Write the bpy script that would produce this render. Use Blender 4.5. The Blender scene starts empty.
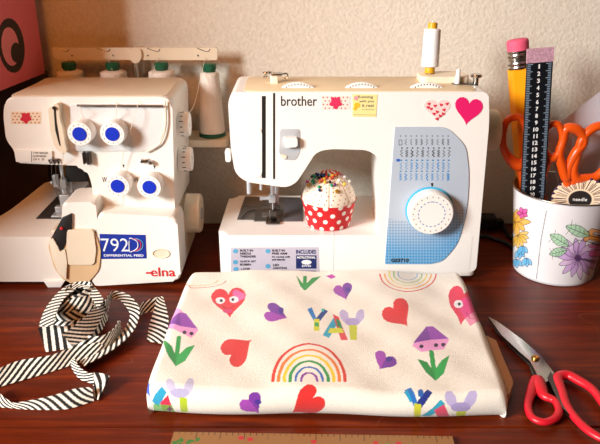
import bpy, bmesh, random
import numpy as np
from math import *
from mathutils import Vector, Matrix, Euler
random.seed(7)
C = bpy.context.scene.collection
# ------------------------------------------------------------------ camera constants (metres; desk top is z = 0)
F = 680.0; PIT = radians(22.5); CH = .49
def ray(x, y):
    a = (x-300)/F; b = (222-y)/F
    return Vector((a, cos(PIT)+b*sin(PIT), -sin(PIT)+b*cos(PIT)))
def P(x, y, z=0.):                      # point of the horizontal plane at height z
    r = ray(x, y); t = (z-CH)/r.z
    return Vector((r.x*t, r.y*t, z))
def Q(x, y, Y):                         # point of the upright plane at distance Y
    r = ray(x, y); t = Y/r.y
    return Vector((r.x*t, Y, CH+r.z*t))
def proj(X, Y, Z):
    d = Y*cos(PIT)-(Z-CH)*sin(PIT); u = Y*sin(PIT)+(Z-CH)*cos(PIT)
    return 300+F*X/d, 222-F*u/d
# ------------------------------------------------------------------ colour, materials
def lin(c):
    if isinstance(c, str):
        c = tuple(int(c[i:i+2], 16)/255 for i in (0, 2, 4))
    return tuple((v/12.92 if v <= .04045 else ((v+.055)/1.055)**2.4) for v in c[:3])
MATS = {}
def mat(name, col, rough=.5, metal=0., bump=0., bscale=200., vary=.06, vscale=40., trans=0., alpha=1., coat=0., sheen=0., attr=False, spec=.5, sss=0.):
    m = bpy.data.materials.new(name); m.use_nodes = True; nt = m.node_tree; N = nt.nodes; L = nt.links
    b = N['Principled BSDF']
    b.inputs['Roughness'].default_value = rough; b.inputs['Metallic'].default_value = metal
    b.inputs['Specular IOR Level'].default_value = spec
    if trans: b.inputs['Transmission Weight'].default_value = trans
    if alpha < 1: b.inputs['Alpha'].default_value = alpha
    if coat: b.inputs['Coat Weight'].default_value = coat
    if sheen: b.inputs['Sheen Weight'].default_value = sheen
    tc = N.new('ShaderNodeTexCoord'); nz = N.new('ShaderNodeTexNoise'); nz.inputs['Scale'].default_value = vscale; nz.inputs['Detail'].default_value = 3
    L.new(tc.outputs['Object'], nz.inputs['Vector'])
    mx = N.new('ShaderNodeMix'); mx.data_type = 'RGBA'; mx.blend_type = 'MULTIPLY'; mx.inputs['Factor'].default_value = 1
    cr = N.new('ShaderNodeMapRange'); cr.inputs['From Min'].default_value = .3; cr.inputs['From Max'].default_value = .7
    cr.inputs['To Min'].default_value = 1-vary; cr.inputs['To Max'].default_value = 1
    L.new(nz.outputs['Fac'], cr.inputs['Value']); L.new(cr.outputs['Result'], mx.inputs[7])
    if attr:
        a = N.new('ShaderNodeAttribute'); a.attribute_name = 'Col'; L.new(a.outputs['Color'], mx.inputs[6])
    else: mx.inputs[6].default_value = (*lin(col), 1)
    L.new(mx.outputs[2], b.inputs['Base Color'])
    if bump:
        n2 = N.new('ShaderNodeTexNoise'); n2.inputs['Scale'].default_value = bscale; n2.inputs['Detail'].default_value = 4
        L.new(tc.outputs['Object'], n2.inputs['Vector'])
        bp = N.new('ShaderNodeBump'); bp.inputs['Strength'].default_value = bump; bp.inputs['Distance'].default_value = .002
        L.new(n2.outputs['Fac'], bp.inputs['Height']); L.new(bp.outputs['Normal'], b.inputs['Normal'])
    MATS[name] = m
    return m
white = mat('white_plastic', 'F4F1EC', .38, vary=.02)
cream = mat('cream_plastic', 'F1E3CB', .42, vary=.03)
sergerw = mat('serger_plastic', 'F3EEE6', .4, vary=.02)
tan = mat('beige_plastic', 'D9B68C', .45)
beige = mat('warm_white_plastic', 'E8D8BF', .42, vary=.03)
paleglass = mat('pale_guard_plastic', 'E4E2E0', .3)
greyp = mat('grey_plastic', 'B9BCC0', .45)
dark = mat('dark_plastic', '15120F', .5)
darkgrey = mat('dark_grey_plate', '4A4744', .35, metal=.3)
midgrey = mat('grey_plate', '6D6A67', .35, metal=.4)
steel = mat('steel', 'C9C6C2', .22, metal=1.)
satin = mat('satin_steel', 'B9BBBE', .4, metal=.45)
darksteel = mat('dark_steel', '6A6764', .3, metal=1.)
brass = mat('brass', 'B98A45', .3, metal=1.)
blue = mat('royal_blue', '0A2FC0', .4, vary=.02)
blueprint = mat('blue_print', '16329A', .4, vary=.02)
ink = mat('black_ink', '1A1616', .6, vary=.02)
greyink = mat('grey_ink', '77706A', .6, vary=.02)
redink = mat('red_ink', 'D8232E', .5, vary=.02)
whiteink = mat('white_ink', 'F2F2F2', .5, vary=.02)
navy = mat('navy_print', '1B2A66', .5, vary=.02)
lightblue = mat('sky_print', '5AA7D0', .5)
plum = mat('plum_print', '4B3A63', .5)
thread = mat('thread', 'F0E4D8', .8, bump=.5, bscale=600)
threadwhite = mat('white_thread', 'FAFAFC', .8, bump=.4, bscale=600)
green = mat('green_core', '0B5A3C', .35)
yellowcore = mat('yellow_core', 'E0A818', .4)
orange = mat('orange_handle', 'E8540F', .32, vary=.03)
redh = mat('red_handle', 'D51A2C', .35, vary=.03)
pinkrub = mat('pink_eraser', 'E5597A', .7)
pencilw = mat('pencil_paint', 'FBA50C', .35, vary=.03)
pinkb = mat('pink_card', 'EE7480', .5, vary=.04)
lavb = mat('lavender_card', 'B98FB8', .5, vary=.04)
pinkeye = mat('pale_pink_card', 'F48C94', .5, vary=.04)
clearp = mat('clear_plastic', 'E3DCE6', .25, alpha=.55)
painted = mat('painted_matte', 'FFFFFF', .6, attr=True, vary=.02)
paintgloss = mat('painted_gloss', 'FFFFFF', .35, attr=True, vary=.02)
clothm = mat('printed_fleece', 'FFFFFF', .95, attr=True, vary=.07, vscale=300, bump=.5, bscale=900, sheen=.2)
tapem = mat('striped_cotton', 'FFFFFF', .85, attr=True, vary=.06, bump=.3, bscale=900)
underf = mat('beige_fabric', 'CFA27E', .95, bump=.6, bscale=500)
wire = mat('clear_thread', 'EFE2CF', .5)
cork = mat('cream_card', 'EAD3B4', .6)
paintmetal = mat('painted_metal', 'FFFFFF', .3, metal=0., attr=True, vary=.03)

def wood_material():
    m = bpy.data.materials.new('mahogany_desk'); m.use_nodes = True; N = m.node_tree.nodes; L = m.node_tree.links
    b = N['Principled BSDF']; b.inputs['Roughness'].default_value = .38; b.inputs['Specular IOR Level'].default_value = .22
    tc = N.new('ShaderNodeTexCoord'); mp = N.new('ShaderNodeMapping'); mp.inputs['Scale'].default_value = (2.2, 34, 8)
    L.new(tc.outputs['Object'], mp.inputs['Vector'])
    n = N.new('ShaderNodeTexNoise'); n.inputs['Scale'].default_value = 2.4; n.inputs['Detail'].default_value = 8; n.inputs['Roughness'].default_value = .65; n.inputs['Distortion'].default_value = .6
    L.new(mp.outputs['Vector'], n.inputs['Vector'])
    r = N.new('ShaderNodeValToRGB'); e = r.color_ramp.elements
    e[0].position = .28; e[0].color = (*lin('441405'), 1); e[1].position = .75; e[1].color = (*lin('8A340C'), 1)
    k = e.new(.52); k.color = (*lin('622008'), 1)
    L.new(n.outputs['Fac'], r.inputs['Fac'])
    # worn scratches
    mp2 = N.new('ShaderNodeMapping'); mp2.inputs['Rotation'].default_value = (0, 0, .7); mp2.inputs['Scale'].default_value = (1, 1, 1)
    L.new(tc.outputs['Object'], mp2.inputs['Vector'])
    w = N.new('ShaderNodeTexVoronoi'); w.feature = 'DISTANCE_TO_EDGE'; w.inputs['Scale'].default_value = 5.5
    n3 = N.new('ShaderNodeTexNoise'); n3.inputs['Scale'].default_value = 7; n3.inputs['Detail'].default_value = 2
    L.new(mp2.outputs['Vector'], n3.inputs['Vector'])
    ad = N.new('ShaderNodeMix'); ad.data_type = 'RGBA'; ad.inputs['Factor'].default_value = .35
    L.new(mp2.outputs['Vector'], ad.inputs[6]); L.new(n3.outputs['Color'], ad.inputs[7]); L.new(ad.outputs[2], w.inputs['Vector'])
    cmp_ = N.new('ShaderNodeMapRange'); cmp_.inputs['From Min'].default_value = 0; cmp_.inputs['From Max'].default_value = .0035; cmp_.inputs['To Min'].default_value = .35; cmp_.inputs['To Max'].default_value = 0
    L.new(w.outputs['Distance'], cmp_.inputs['Value'])
    n4 = N.new('ShaderNodeTexNoise'); n4.inputs['Scale'].default_value = 9; L.new(tc.outputs['Object'], n4.inputs['Vector'])
    g = N.new('ShaderNodeMapRange'); g.inputs['From Min'].default_value = .55; g.inputs['From Max'].default_value = .62
    L.new(n4.outputs['Fac'], g.inputs['Value'])
    mu = N.new('ShaderNodeMath'); mu.operation = 'MULTIPLY'; L.new(cmp_.outputs['Result'], mu.inputs[0]); L.new(g.outputs['Result'], mu.inputs[1])
    mx = N.new('ShaderNodeMix'); mx.data_type = 'RGBA'; L.new(mu.outputs[0], mx.inputs['Factor']); L.new(r.outputs['Color'], mx.inputs[6]); mx.inputs[7].default_value = (*lin('C07A50'), 1)
    L.new(mx.outputs[2], b.inputs['Base Color'])
    bp = N.new('ShaderNodeBump'); bp.inputs['Strength'].default_value = .03; bp.inputs['Distance'].default_value = .001
    L.new(n.outputs['Fac'], bp.inputs['Height']); L.new(bp.outputs['Normal'], b.inputs['Normal'])
    return m
def wall_material():
    m = bpy.data.materials.new('textured_wall_paint'); m.use_nodes = True; N = m.node_tree.nodes; L = m.node_tree.links
    b = N['Principled BSDF']; b.inputs['Roughness'].default_value = .75
    tc = N.new('ShaderNodeTexCoord'); n = N.new('ShaderNodeTexNoise'); n.inputs['Scale'].default_value = 160; n.inputs['Detail'].default_value = 5; n.inputs['Roughness'].default_value = .6
    L.new(tc.outputs['Object'], n.inputs['Vector'])
    r = N.new('ShaderNodeValToRGB'); e = r.color_ramp.elements
    e[0].position = .3; e[0].color = (*lin('D8CCBB'), 1); e[1].position = .7; e[1].color = (*lin('E6DCCD'), 1)
    L.new(n.outputs['Fac'], r.inputs['Fac']); L.new(r.outputs['Color'], b.inputs['Base Color'])
    bp = N.new('ShaderNodeBump'); bp.inputs['Strength'].default_value = .55; bp.inputs['Distance'].default_value = .003
    L.new(n.outputs['Fac'], bp.inputs['Height']); L.new(bp.outputs['Normal'], b.inputs['Normal'])
    return m
# ------------------------------------------------------------------ objects
def thing(name, label, cat, loc=(0, 0, 0), group=None):
    o = bpy.data.objects.new(name, None); C.objects.link(o); o.location = loc; o.empty_display_size = .02
    return tag(o, label, cat, group)
def tag(o, label, cat=None, group=None, kind=None):
    o['label'] = label
    if cat: o['category'] = cat
    if group: o['group'] = group
    if kind: o['kind'] = kind
    return o
def link(name, me, m, parent=None, smooth=40, wn=False):
    ms = m if isinstance(m, (list, tuple)) else [m]
    for x in ms: me.materials.append(x)
    o = bpy.data.objects.new(name, me); C.objects.link(o)
    if smooth:
        me.polygons.foreach_set('use_smooth', [True]*len(me.polygons))
        if smooth < 180: me.set_sharp_from_angle(angle=radians(smooth))
    if wn:
        w = o.modifiers.new('wn', 'WEIGHTED_NORMAL'); w.keep_sharp = True
    if parent is not None:
        o.parent = parent
        loc = parent.location.copy(); q = parent
        while q.parent is not None: q = q.parent; loc = loc+q.location
        if parent.type == 'EMPTY': o.matrix_parent_inverse = Matrix.Translation(-loc)
    return o
def obj(name, bm, m, parent=None, smooth=40, wn=False):
    bmesh.ops.recalc_face_normals(bm, faces=bm.faces)
    me = bpy.data.meshes.new(name); bm.to_mesh(me); bm.free()
    return link(name, me, m, parent, smooth, wn)
# ------------------------------------------------------------------ shapes
def fillet(pts, r, n=6):
    """round the corners of a 2-D outline; r a number or one per point"""
    out = []; k = len(pts)
    for i in range(k):
        p = Vector(pts[i]); a = Vector(pts[i-1])-p; b = Vector(pts[(i+1) % k])-p
        rr = r[i] if isinstance(r, (list, tuple)) else r
        if rr <= 0: out.append(tuple(p)); continue
        la, lb = a.length, b.length; a.normalize(); b.normalize()
        t = min(rr, la*.48, lb*.48)
        p0 = p+a*t; p1 = p+b*t
        for j in range(n+1):
            s = j/n
            out.append(tuple(p0*(1-s)**2+p*2*s*(1-s)+p1*s*s))
    return out
def slab(bm, pts, y0, y1, bev=0., seg=3, back=True):
    """outline in x,z pushed from y0 (front) to y1, its front and back rims rounded"""
    f = [bm.verts.new((p[0], y0, p[1])) for p in pts]; b = [bm.verts.new((p[0], y1, p[1])) for p in pts]
    n = len(pts); bm.faces.new(f); bm.faces.new(b[::-1])
    for i in range(n): bm.faces.new((f[i], b[i], b[(i+1) % n], f[(i+1) % n]))
    if bev:
        fs = set(f); bs = set(b); bm.edges.ensure_lookup_table()
        E = [e for v in f for e in v.link_edges if e.verts[0] in fs and e.verts[1] in fs]
        if back: E += [e for v in b for e in v.link_edges if e.verts[0] in bs and e.verts[1] in bs]
        bmesh.ops.bevel(bm, geom=list(set(E)), offset=bev, segments=seg, profile=.5, affect='EDGES', clamp_overlap=True)
    return bm
def plate(bm, pts, z0, z1, bev=0., seg=2):
    """outline in x,y pushed from z0 up to z1"""
    f = [bm.verts.new((p[0], p[1], z1)) for p in pts]; b = [bm.verts.new((p[0], p[1], z0)) for p in pts]
    n = len(pts); bm.faces.new(f); bm.faces.new(b[::-1])
    for i in range(n): bm.faces.new((f[i], b[i], b[(i+1) % n], f[(i+1) % n]))
    if bev:
        fs = set(f)
        E = [e for v in f for e in v.link_edges if e.verts[0] in fs and e.verts[1] in fs]
        bmesh.ops.bevel(bm, geom=list(set(E)), offset=bev, segments=seg, profile=.5, affect='EDGES', clamp_overlap=True)
    return bm
def box(bm, x0, x1, y0, y1, z0, z1, bev=0., seg=3):
    r = bmesh.ops.create_cube(bm, size=1, matrix=Matrix.Translation(((x0+x1)/2, (y0+y1)/2, (z0+z1)/2)) @ Matrix.Diagonal((x1-x0, y1-y0, z1-z0, 1)))
    if bev:
        E = list({e for v in r['verts'] for e in v.link_edges})
        bmesh.ops.bevel(bm, geom=E, offset=bev, segments=seg, profile=.5, affect='EDGES', clamp_overlap=True)
    return bm
def frame(axis):
    a = Vector(axis).normalized(); u = a.orthogonal().normalized()
    if abs(a.y) > .9: u = Vector((1, 0, 0))
    if abs(a.x) > .9: u = Vector((0, 0, 1))
    u = (u-a*u.dot(a)).normalized(); v = a.cross(u)
    return a, u, v
def lathe(bm, prof, loc, axis=(0, 0, 1), seg=32, rib=0., nrib=0):
    """profile of (radius, height) turned about an axis"""
    a, u, v = frame(axis); loc = Vector(loc); rings = []
    for (r, h) in prof:
        ring = []
        for k in range(seg):
            t = 2*pi*k/seg; rr = r*(1-(rib if (nrib and k % 2) else 0))
            ring.append(bm.verts.new(loc+a*h+(u*cos(t)+v*sin(t))*rr))
        rings.append(ring)
    for i in range(len(rings)-1):
        for k in range(seg):
            bm.faces.new((rings[i][k], rings[i][(k+1) % seg], rings[i+1][(k+1) % seg], rings[i+1][k]))
    bm.faces.new(rings[0][::-1]); bm.faces.new(rings[-1])
    return bm
def catmull(pts, n=8, closed=False):
    pts = [Vector(p) for p in pts]; k = len(pts); out = []
    for i in range(k if closed else k-1):
        g = (lambda j: pts[j % k]) if closed else (lambda j: pts[min(max(j, 0), k-1)])
        p0, p1, p2, p3 = g(i-1), g(i), g(i+1), g(i+2)
        for j in range(n):
            t = j/n
            out.append(.5*((2*p1)+(p2-p0)*t+(2*p0-5*p1+4*p2-p3)*t*t+(3*p1-p0-3*p2+p3)*t**3))
    if not closed: out.append(pts[-1])
    return out
def tube(bm, pts, r, seg=8, closed=False, up=None, flat=1.):
    """round or flattened rod along points; r a number or one per point"""
    n = len(pts); pts = [Vector(p) for p in pts]; rings = []; prev = None
    for i in range(n):
        t = (pts[(i+1) % n]-pts[i-1]) if closed else (pts[min(i+1, n-1)]-pts[max(i-1, 0)])
        t.normalize()
        if up is not None: s = t.cross(Vector(up))
        elif prev is None: s = t.orthogonal()
        else: s = prev-t*prev.dot(t)
        if s.length < 1e-6: s = t.orthogonal()
        s.normalize(); prev = s; w = s.cross(t).normalized()
        rr = r[i] if isinstance(r, (list, tuple)) else r
        rings.append([bm.verts.new(pts[i]+s*cos(2*pi*k/seg)*rr+w*sin(2*pi*k/seg)*rr*flat) for k in range(seg)])
    for i in range(n if closed else n-1):
        a, b = rings[i], rings[(i+1) % n]
        for k in range(seg): bm.faces.new((a[k], a[(k+1) % seg], b[(k+1) % seg], b[k]))
    if not closed: bm.faces.new(rings[0][::-1]); bm.faces.new(rings[-1])
    return bm
def text_into(bm, s, x0, x1, z0, z1, Y, bold=0., depth=.0004, keep=False):
    """lettering standing on the plane y = Y, fitted to a rectangle"""
    cu = bpy.data.curves.new('t', 'FONT'); cu.body = s; cu.size = 1; cu.offset = bold; cu.resolution_u = 3
    o = bpy.data.objects.new('t', cu); C.objects.link(o)
    dg = bpy.context.evaluated_depsgraph_get(); me = bpy.data.meshes.new_from_object(o.evaluated_get(dg))
    bpy.data.objects.remove(o); bpy.data.curves.remove(cu)
    if not len(me.vertices): return bm
    X = [v.co.x for v in me.vertices]; Z = [v.co.y for v in me.vertices]
    a, b, c, d = min(X), max(X), min(Z), max(Z)
    sx = (x1-x0)/(b-a); sz = (z1-z0)/(d-c)
    vs = [bm.verts.new((x0+(v.co.x-a)*sx, Y, z0+(v.co.y-c)*sz)) for v in me.vertices]
    new = []
    for p in me.polygons:
        try: new.append(bm.faces.new([vs[i] for i in p.vertices]))
        except ValueError: pass
    r = bmesh.ops.extrude_face_region(bm, geom=new)
    for v in [g for g in r['geom'] if isinstance(g, bmesh.types.BMVert)]: v.co.y += depth
    bpy.data.meshes.remove(me)
    return bm
def ptext(bm, s, px0, px1, ptop, pbot, Y, bold=0.):
    a = Q(px0, pbot, Y); b = Q(px1, ptop, Y)
    return text_into(bm, s, a.x, b.x, a.z, b.z, Y, bold)
def W(pts, Y): return [(Q(x, y, Y).x, Q(x, y, Y).z) for x, y in pts]
def G(pts, z): return [tuple(P(x, y, z).xy) for x, y in pts]
def heart(cx, cy, w, h, rot=0, n=28):
    out = []
    for k in range(n):
        t = 2*pi*k/n
        x = 16*sin(t)**3/32*w; y = -(13*cos(t)-5*cos(2*t)-2*cos(3*t)-cos(4*t)+2.5)/29*h
        out.append((cx+x*cos(rot)-y*sin(rot), cy+x*sin(rot)+y*cos(rot)))
    return out
def blob(cx, cy, r, lobes=5, amp=.25, n=40, rot=0, sy=1):
    return [(cx+r*(1-amp/2+amp/2*cos(lobes*(2*pi*k/n)))*cos(2*pi*k/n+rot), cy+sy*r*(1-amp/2+amp/2*cos(lobes*(2*pi*k/n)))*sin(2*pi*k/n+rot)) for k in range(n)]
def ell(cx, cy, rx, ry, rot=0, n=24):
    return [(cx+rx*cos(2*pi*k/n)*cos(rot)-ry*sin(2*pi*k/n)*sin(rot), cy+rx*cos(2*pi*k/n)*sin(rot)+ry*sin(2*pi*k/n)*cos(rot)) for k in range(n)]
# ------------------------------------------------------------------ printed surfaces: a dense grid whose points carry the print's colour
class Print:
    def __init__(s, A, B, base):
        s.A = A.ravel(); s.B = B.ravel(); s.c = np.tile(np.array(lin(base)), (s.A.size, 1))
    def mix(s, m, col, a=1.): s.c[m] = s.c[m]*(1-a)+np.array(lin(col))*a
    def poly(s, pts, col, a=1.):
        p = np.array([(q[0], q[1]) for q in pts]); lo = p.min(0); hi = p.max(0)
        idx = np.nonzero((s.A >= lo[0]) & (s.A <= hi[0]) & (s.B >= lo[1]) & (s.B <= hi[1]))[0]
        if not idx.size: return
        x = s.A[idx]; y = s.B[idx]; ins = np.zeros(idx.size, bool); j = len(p)-1
        for i in range(len(p)):
            yi, yj, xi, xj = p[i, 1], p[j, 1], p[i, 0], p[j, 0]
            if yi != yj:
                c = ((yi > y) != (yj > y)) & (x < (xj-xi)*(y-yi)/(yj-yi)+xi); ins ^= c
            j = i
        s.mix(idx[ins], col, a)
    def line(s, pts, w, col, a=1.):
        for (x0, y0), (x1, y1) in zip(pts[:-1], pts[1:]):
            idx = np.nonzero((s.A >= min(x0, x1)-w) & (s.A <= max(x0, x1)+w) & (s.B >= min(y0, y1)-w) & (s.B <= max(y0, y1)+w))[0]
            if not idx.size: continue
            dx, dy = x1-x0, y1-y0; l2 = dx*dx+dy*dy+1e-18
            t = np.clip(((s.A[idx]-x0)*dx+(s.B[idx]-y0)*dy)/l2, 0, 1)
            d = np.hypot(s.A[idx]-x0-t*dx, s.B[idx]-y0-t*dy)
            s.mix(idx[d < w/2], col, a)
def grid_mesh(name, X, Y, Z, col, m, parent=None, wrap=False, smooth=180, flip=False):
    nv, nu = X.shape
    co = np.stack([X, Y, Z], -1).reshape(-1, 3)
    i = np.arange(nv*nu).reshape(nv, nu)
    if wrap: a = i[:-1, :]; b = np.roll(i, -1, 1)[:-1, :]; c = np.roll(i, -1, 1)[1:, :]; d = i[1:, :]
    else: a = i[:-1, :-1]; b = i[:-1, 1:]; c = i[1:, 1:]; d = i[1:, :-1]
    f = np.stack([a, b, c, d], -1).reshape(-1, 4)
    if flip: f = f[:, ::-1]
    me = bpy.data.meshes.new(name)
    me.vertices.add(len(co)); me.vertices.foreach_set('co', co.ravel().astype(np.float32))
    me.loops.add(f.size); me.loops.foreach_set('vertex_index', f.ravel().astype(np.int32))
    me.polygons.add(len(f)); me.polygons.foreach_set('loop_start', (np.arange(len(f))*4).astype(np.int32))
    me.update(calc_edges=True); me.validate()
    at = me.color_attributes.new('Col', 'FLOAT_COLOR', 'POINT')
    at.data.foreach_set('color', np.concatenate([col, np.ones((len(co), 1))], 1).ravel().astype(np.float32))
    return link(name, me, m, parent, smooth)

# ================================================================== THE SETTING
bm = bmesh.new(); box(bm, -1.6, 1.6, 1.18, 1.28, -.8, 1.3)
w = obj('wall_back', bm, wall_material(), smooth=0); tag(w, 'cream textured wall behind the sewing machines', kind='structure')
bm = bmesh.new(); box(bm, -.85, -.75, .555, 1.18, -.8, 1.3)  # unseen wall piece, added to keep daylight off the left of the back wall
w = obj('added_shade_wall', bm, bpy.data.materials['textured_wall_paint'], smooth=0); tag(w, 'added unseen wall piece shading the left of the back wall', kind='structure')
wood = wood_material()
desk = thing('desk', 'dark reddish-brown wooden desk under the sewing machines', 'desk', (0, .86, -.72))
gy = P(300, 426).y
bm = bmesh.new(); box(bm, -1.2, 1.2, gy, 1.178, -.03, 0, .0015, 2); obj('desk_top', bm, wood, desk, wn=True)
bm = bmesh.new(); box(bm, -1.2, 1.2, gy-.13, gy-.0012, -.03, -.0005, .002, 3); obj('edge_moulding', bm, wood, desk, wn=True)
for x in (-1.1, 1.1):
    for y in (.5, 1.12):
        bm = bmesh.new(); box(bm, x-.03, x+.03, y-.03, y+.03, -.72, -.03, .004); obj('leg', bm, wood, desk)

# ================================================================== PINK BOX (left, behind the serger)
z0 = .285
a = P(45, 73, z0); b = P(20, 83, z0); d = (a-b).xy.normalized(); n = Vector((d.y, -d.x)); 
A = a.xy; B = A-d*.19
pb = thing('gift_box', 'pink cardboard box with a big round cartoon eye, standing behind the white overlocker', 'box', (A.x-.08, A.y, z0))
bm = bmesh.new(); back = -n*.07
plate(bm, [tuple(B), tuple(A), tuple(A+back), tuple(B+back)], z0, z0+.30, .002)
obj('carton', bm, pinkb, pb)
bm = bmesh.new(); plate(bm, [tuple(B+n*.001-d*.001), tuple(A+n*.001+d*.001), tuple(A+back-n*.001+d*.001), tuple(B+back-n*.001-d*.001)], z0+.24, z0+.303, .002)
obj('lid_band', bm, lavb, pb)
def on_face(x, y):                      # where the sight line meets the printed face
    r = ray(x, y); o = Vector((0, 0, CH)); n3 = Vector((n.x, n.y, 0)); a3 = Vector((A.x, A.y, 0))
    t = (a3-o).dot(n3)/r.dot(n3); h = o+r*t
    return ((h.xy-A).dot(d), h.z)
def face_decal(name, pts, off, m):
    uv = [on_face(*p) for p in pts]; bm = bmesh.new()
    f = [bm.verts.new((*(A+d*u+n*(off+.0006)), z)) for u, z in uv]; g = [bm.verts.new((*(A+d*u-n*.0005), z)) for u, z in uv]
    bm.faces.new(f); bm.faces.new(g[::-1])
    for i in range(len(f)): bm.faces.new((f[i], g[i], g[(i+1) % len(f)], f[(i+1) % len(f)]))
    obj(name, bm, m, pb, smooth=0)
face_decal('eye_outline', ell(11, 45.5, 12.8, 27.5, -.12), .0004, dark)
face_decal('eyeball', ell(9.5, 46.5, 8.6, 19.5, -.12), .0009, pinkeye)
face_decal('pupil', ell(15, 52.5, 5, 10, -.05), .0014, dark)
darkb = mat('dark_brown_card', '2A1610', .6)
cr = bmesh.new(); box(cr, -.64, -.432, 1.112, 1.176, 0, z0-.0005, .003)
o = obj('storage_box', cr, darkb); tag(o, 'dark brown box under the pink box, half hidden behind the white overlocker', 'box')

# ================================================================== SERGER (left machine)
SG = thing('overlocker', 'white overlocker with four blue-capped tension dials, the left one of the two machines', 'sewing machine', (-.32, 1.02, 0))
YF, YU, YB = .925, .955, 1.102
# upper body with the overhanging head
r0 = [(3, 113), (6, 97), (172, 97), (175, 215), (96, 215), (91, 180), (84, 166), (17, 163), (14, 150), (6, 140)]
body = fillet(W(r0, YU), [.02, .014, .016, .004, .004, .01, .012, .004, .006, .012])
bm = bmesh.new(); slab(bm, body, YU, YB, .009, 4); obj('body', bm, sergerw, SG, wn=True)
bm = bmesh.new(); tzs = max(z for x, z in body); plate(bm, fillet([(min(x for x, z in body)+.012, YU+.005), (max(x for x, z in body)-.010, YU+.005), (max(x for x, z in body)-.010, YB-.004), (min(x for x, z in body)+.022, YB-.004)], .012), tzs-.004, tzs+.0006, .0005); obj('warm_lit_top', bm, beige, SG)  # thin added plate; the warmer light on the top is put into its beige
# lower chassis with the extension plate
zt = .083
bm = bmesh.new()
KS = .15
def PS(x, y, h=0.):                    # point of the gently rising table top
    r = ray(x, y); t = (zt+h-CH-KS*YF)/(r.z-KS*r.y); return Vector((r.x*t, r.y*t, zt+h+KS*(r.y*t-YF)))
def slope(bm, zmin=.05):
    for v in bm.verts:
        if v.co.z > zmin: v.co.z += KS*(v.co.y-YF)
pts = [(P(0, 236, zt).x-.07, YF), (P(50, 236, zt).x+.012, YF), (P(50, 236, zt).x+.012, 1.10), (PS(46, 182).x, 1.10), (PS(4, 215).x, PS(4, 215).y)]
plate(bm, fillet(pts, [.02, .002, .002, .006, .03]), .008, zt, .008, 4); slope(bm); obj('extension_table', bm, sergerw, SG, wn=True)
# chassis under the column
bm = bmesh.new(); box(bm, Q(52, 260, YF).x, -.1845, YF+.012, 1.10, .008, zt+.006, .004); obj('chassis', bm, beige, SG, wn=True)
# front cover carrying the name
ft = Q(100, 213, YF).z
bm = bmesh.new(); o1 = fillet(W([(98, 213), (177, 217), (181, 281), (97, 286), (92, 284)], YF-.004), [.008, .012, .012, .004, .004])
slab(bm, o1, YF-.004, YU+.02, .006, 4); obj('front_cover', bm, sergerw, SG, wn=True)
# looper area
bm = bmesh.new(); o1 = fillet(W([(59, 236), (95, 232), (101, 250), (99, 270), (88, 283), (66, 283), (54, 268), (48, 246), (51, 236)], YF-.006), .008)
slab(bm, o1, YF-.006, YF+.02, .003); obj('looper_cover', bm, mat('tan_guard', 'DDBB90', .45), SG, wn=True)
bm = bmesh.new(); slab(bm, fillet(W([(67, 230), (93, 230), (96, 250), (94, 265), (67, 265), (66, 250)], YF-.009), .004), YF-.0085, YF, .001); obj('cover_window', bm, beige, SG, wn=True)
bm = bmesh.new(); slab(bm, fillet(W([(63, 202), (96, 201), (98, 222), (96, 234), (66, 234), (62, 222)], YF), .006), YF-.003, YU+.03, .006, 4); obj('looper_top', bm, sergerw, SG, wn=True)
bm = bmesh.new(); slab(bm, W([(50, 240), (62, 218), (71, 214), (71, 232), (63, 250), (57, 250)], YF-.0075), YF-.0078, YF+.01, .0008); obj('looper_recess', bm, dark, SG)
bm = bmesh.new(); slab(bm, fillet(W([(49, 240), (53, 238), (58, 247), (60, 252), (65, 249), (67, 262), (66, 280), (58, 272), (52, 258)], YF-.0095), .002), YF-.010, YF-.002, .001); obj('looper_latch', bm, cream, SG)
bm = bmesh.new(); lathe(bm, [(.0022, 0), (.0022, .003), (.0012, .004)], Q(62, 228, YF-.008), (0, -1, 0), 12); obj('threading_dot', bm, redink, SG)
# needle plate and presser foot
bm = bmesh.new(); plate(bm, [tuple(PS(*q_).xy) for q_ in [(36, 219), (57, 197), (78, 197), (66, 219)]], zt-.001, zt+.0015, .0005); slope(bm); obj('needle_plate', bm, darkgrey, SG)
fp = PS(60, 212, .006); zk = fp.z-.006-zt
bm = bmesh.new(); box(bm, fp.x-.009, fp.x+.009, fp.y-.016, fp.y+.012, zt+zk+.003, zt+zk+.006, .001); box(bm, fp.x-.006, fp.x+.006, fp.y-.004, fp.y+.006, zt+zk+.006, zt+zk+.016, .001); obj('presser_foot', bm, satin, SG)
np_ = Vector((Q(63, 180, 1.0).x, 1.0, 0)); zh = Q(63, 166, 1.0).z
bm = bmesh.new(); lathe(bm, [(.0045, .09), (.0045, .15), (.003, .152), (.003, zh+.02)], (np_.x, np_.y, 0), seg=16); lathe(bm, [(.0026, zt+.02), (.0026, zh+.02)], (np_.x+.010, np_.y+.004, 0), seg=10); obj('needle_bar', bm, satin, SG)
bm = bmesh.new(); box(bm, np_.x-.008, np_.x+.006, np_.y-.008, np_.y+.004, .135, .15, .0015); lathe(bm, [(.003, 0), (.003, .01), (.002, .011)], (np_.x-.008, np_.y-.003, .143), (-1, 0, 0), 12); box(bm, np_.x-.006, np_.x+.010, np_.y-.012, np_.y+.002, .094, .126, .002); box(bm, np_.x-.012, np_.x-.004, np_.y-.012, np_.y-.004, .138, .158, .0015); obj('needle_clamp', bm, satin, SG)
bm = bmesh.new()
for k in (0, 1): lathe(bm, [(.0004, zt+.004), (.0009, zt+.02), (.0009, .12)], (np_.x-.002+k*.004, np_.y-.004, 0), seg=8)
obj('needles', bm, steel, SG)
bm = bmesh.new(); box(bm, Q(72, 170, 1.03).x, Q(90, 170, 1.03).x, 1.0, 1.06, Q(80, 176, 1.03).z, Q(80, 160, 1.03).z, .002); obj('lamp_housing', bm, dark, SG)
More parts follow.
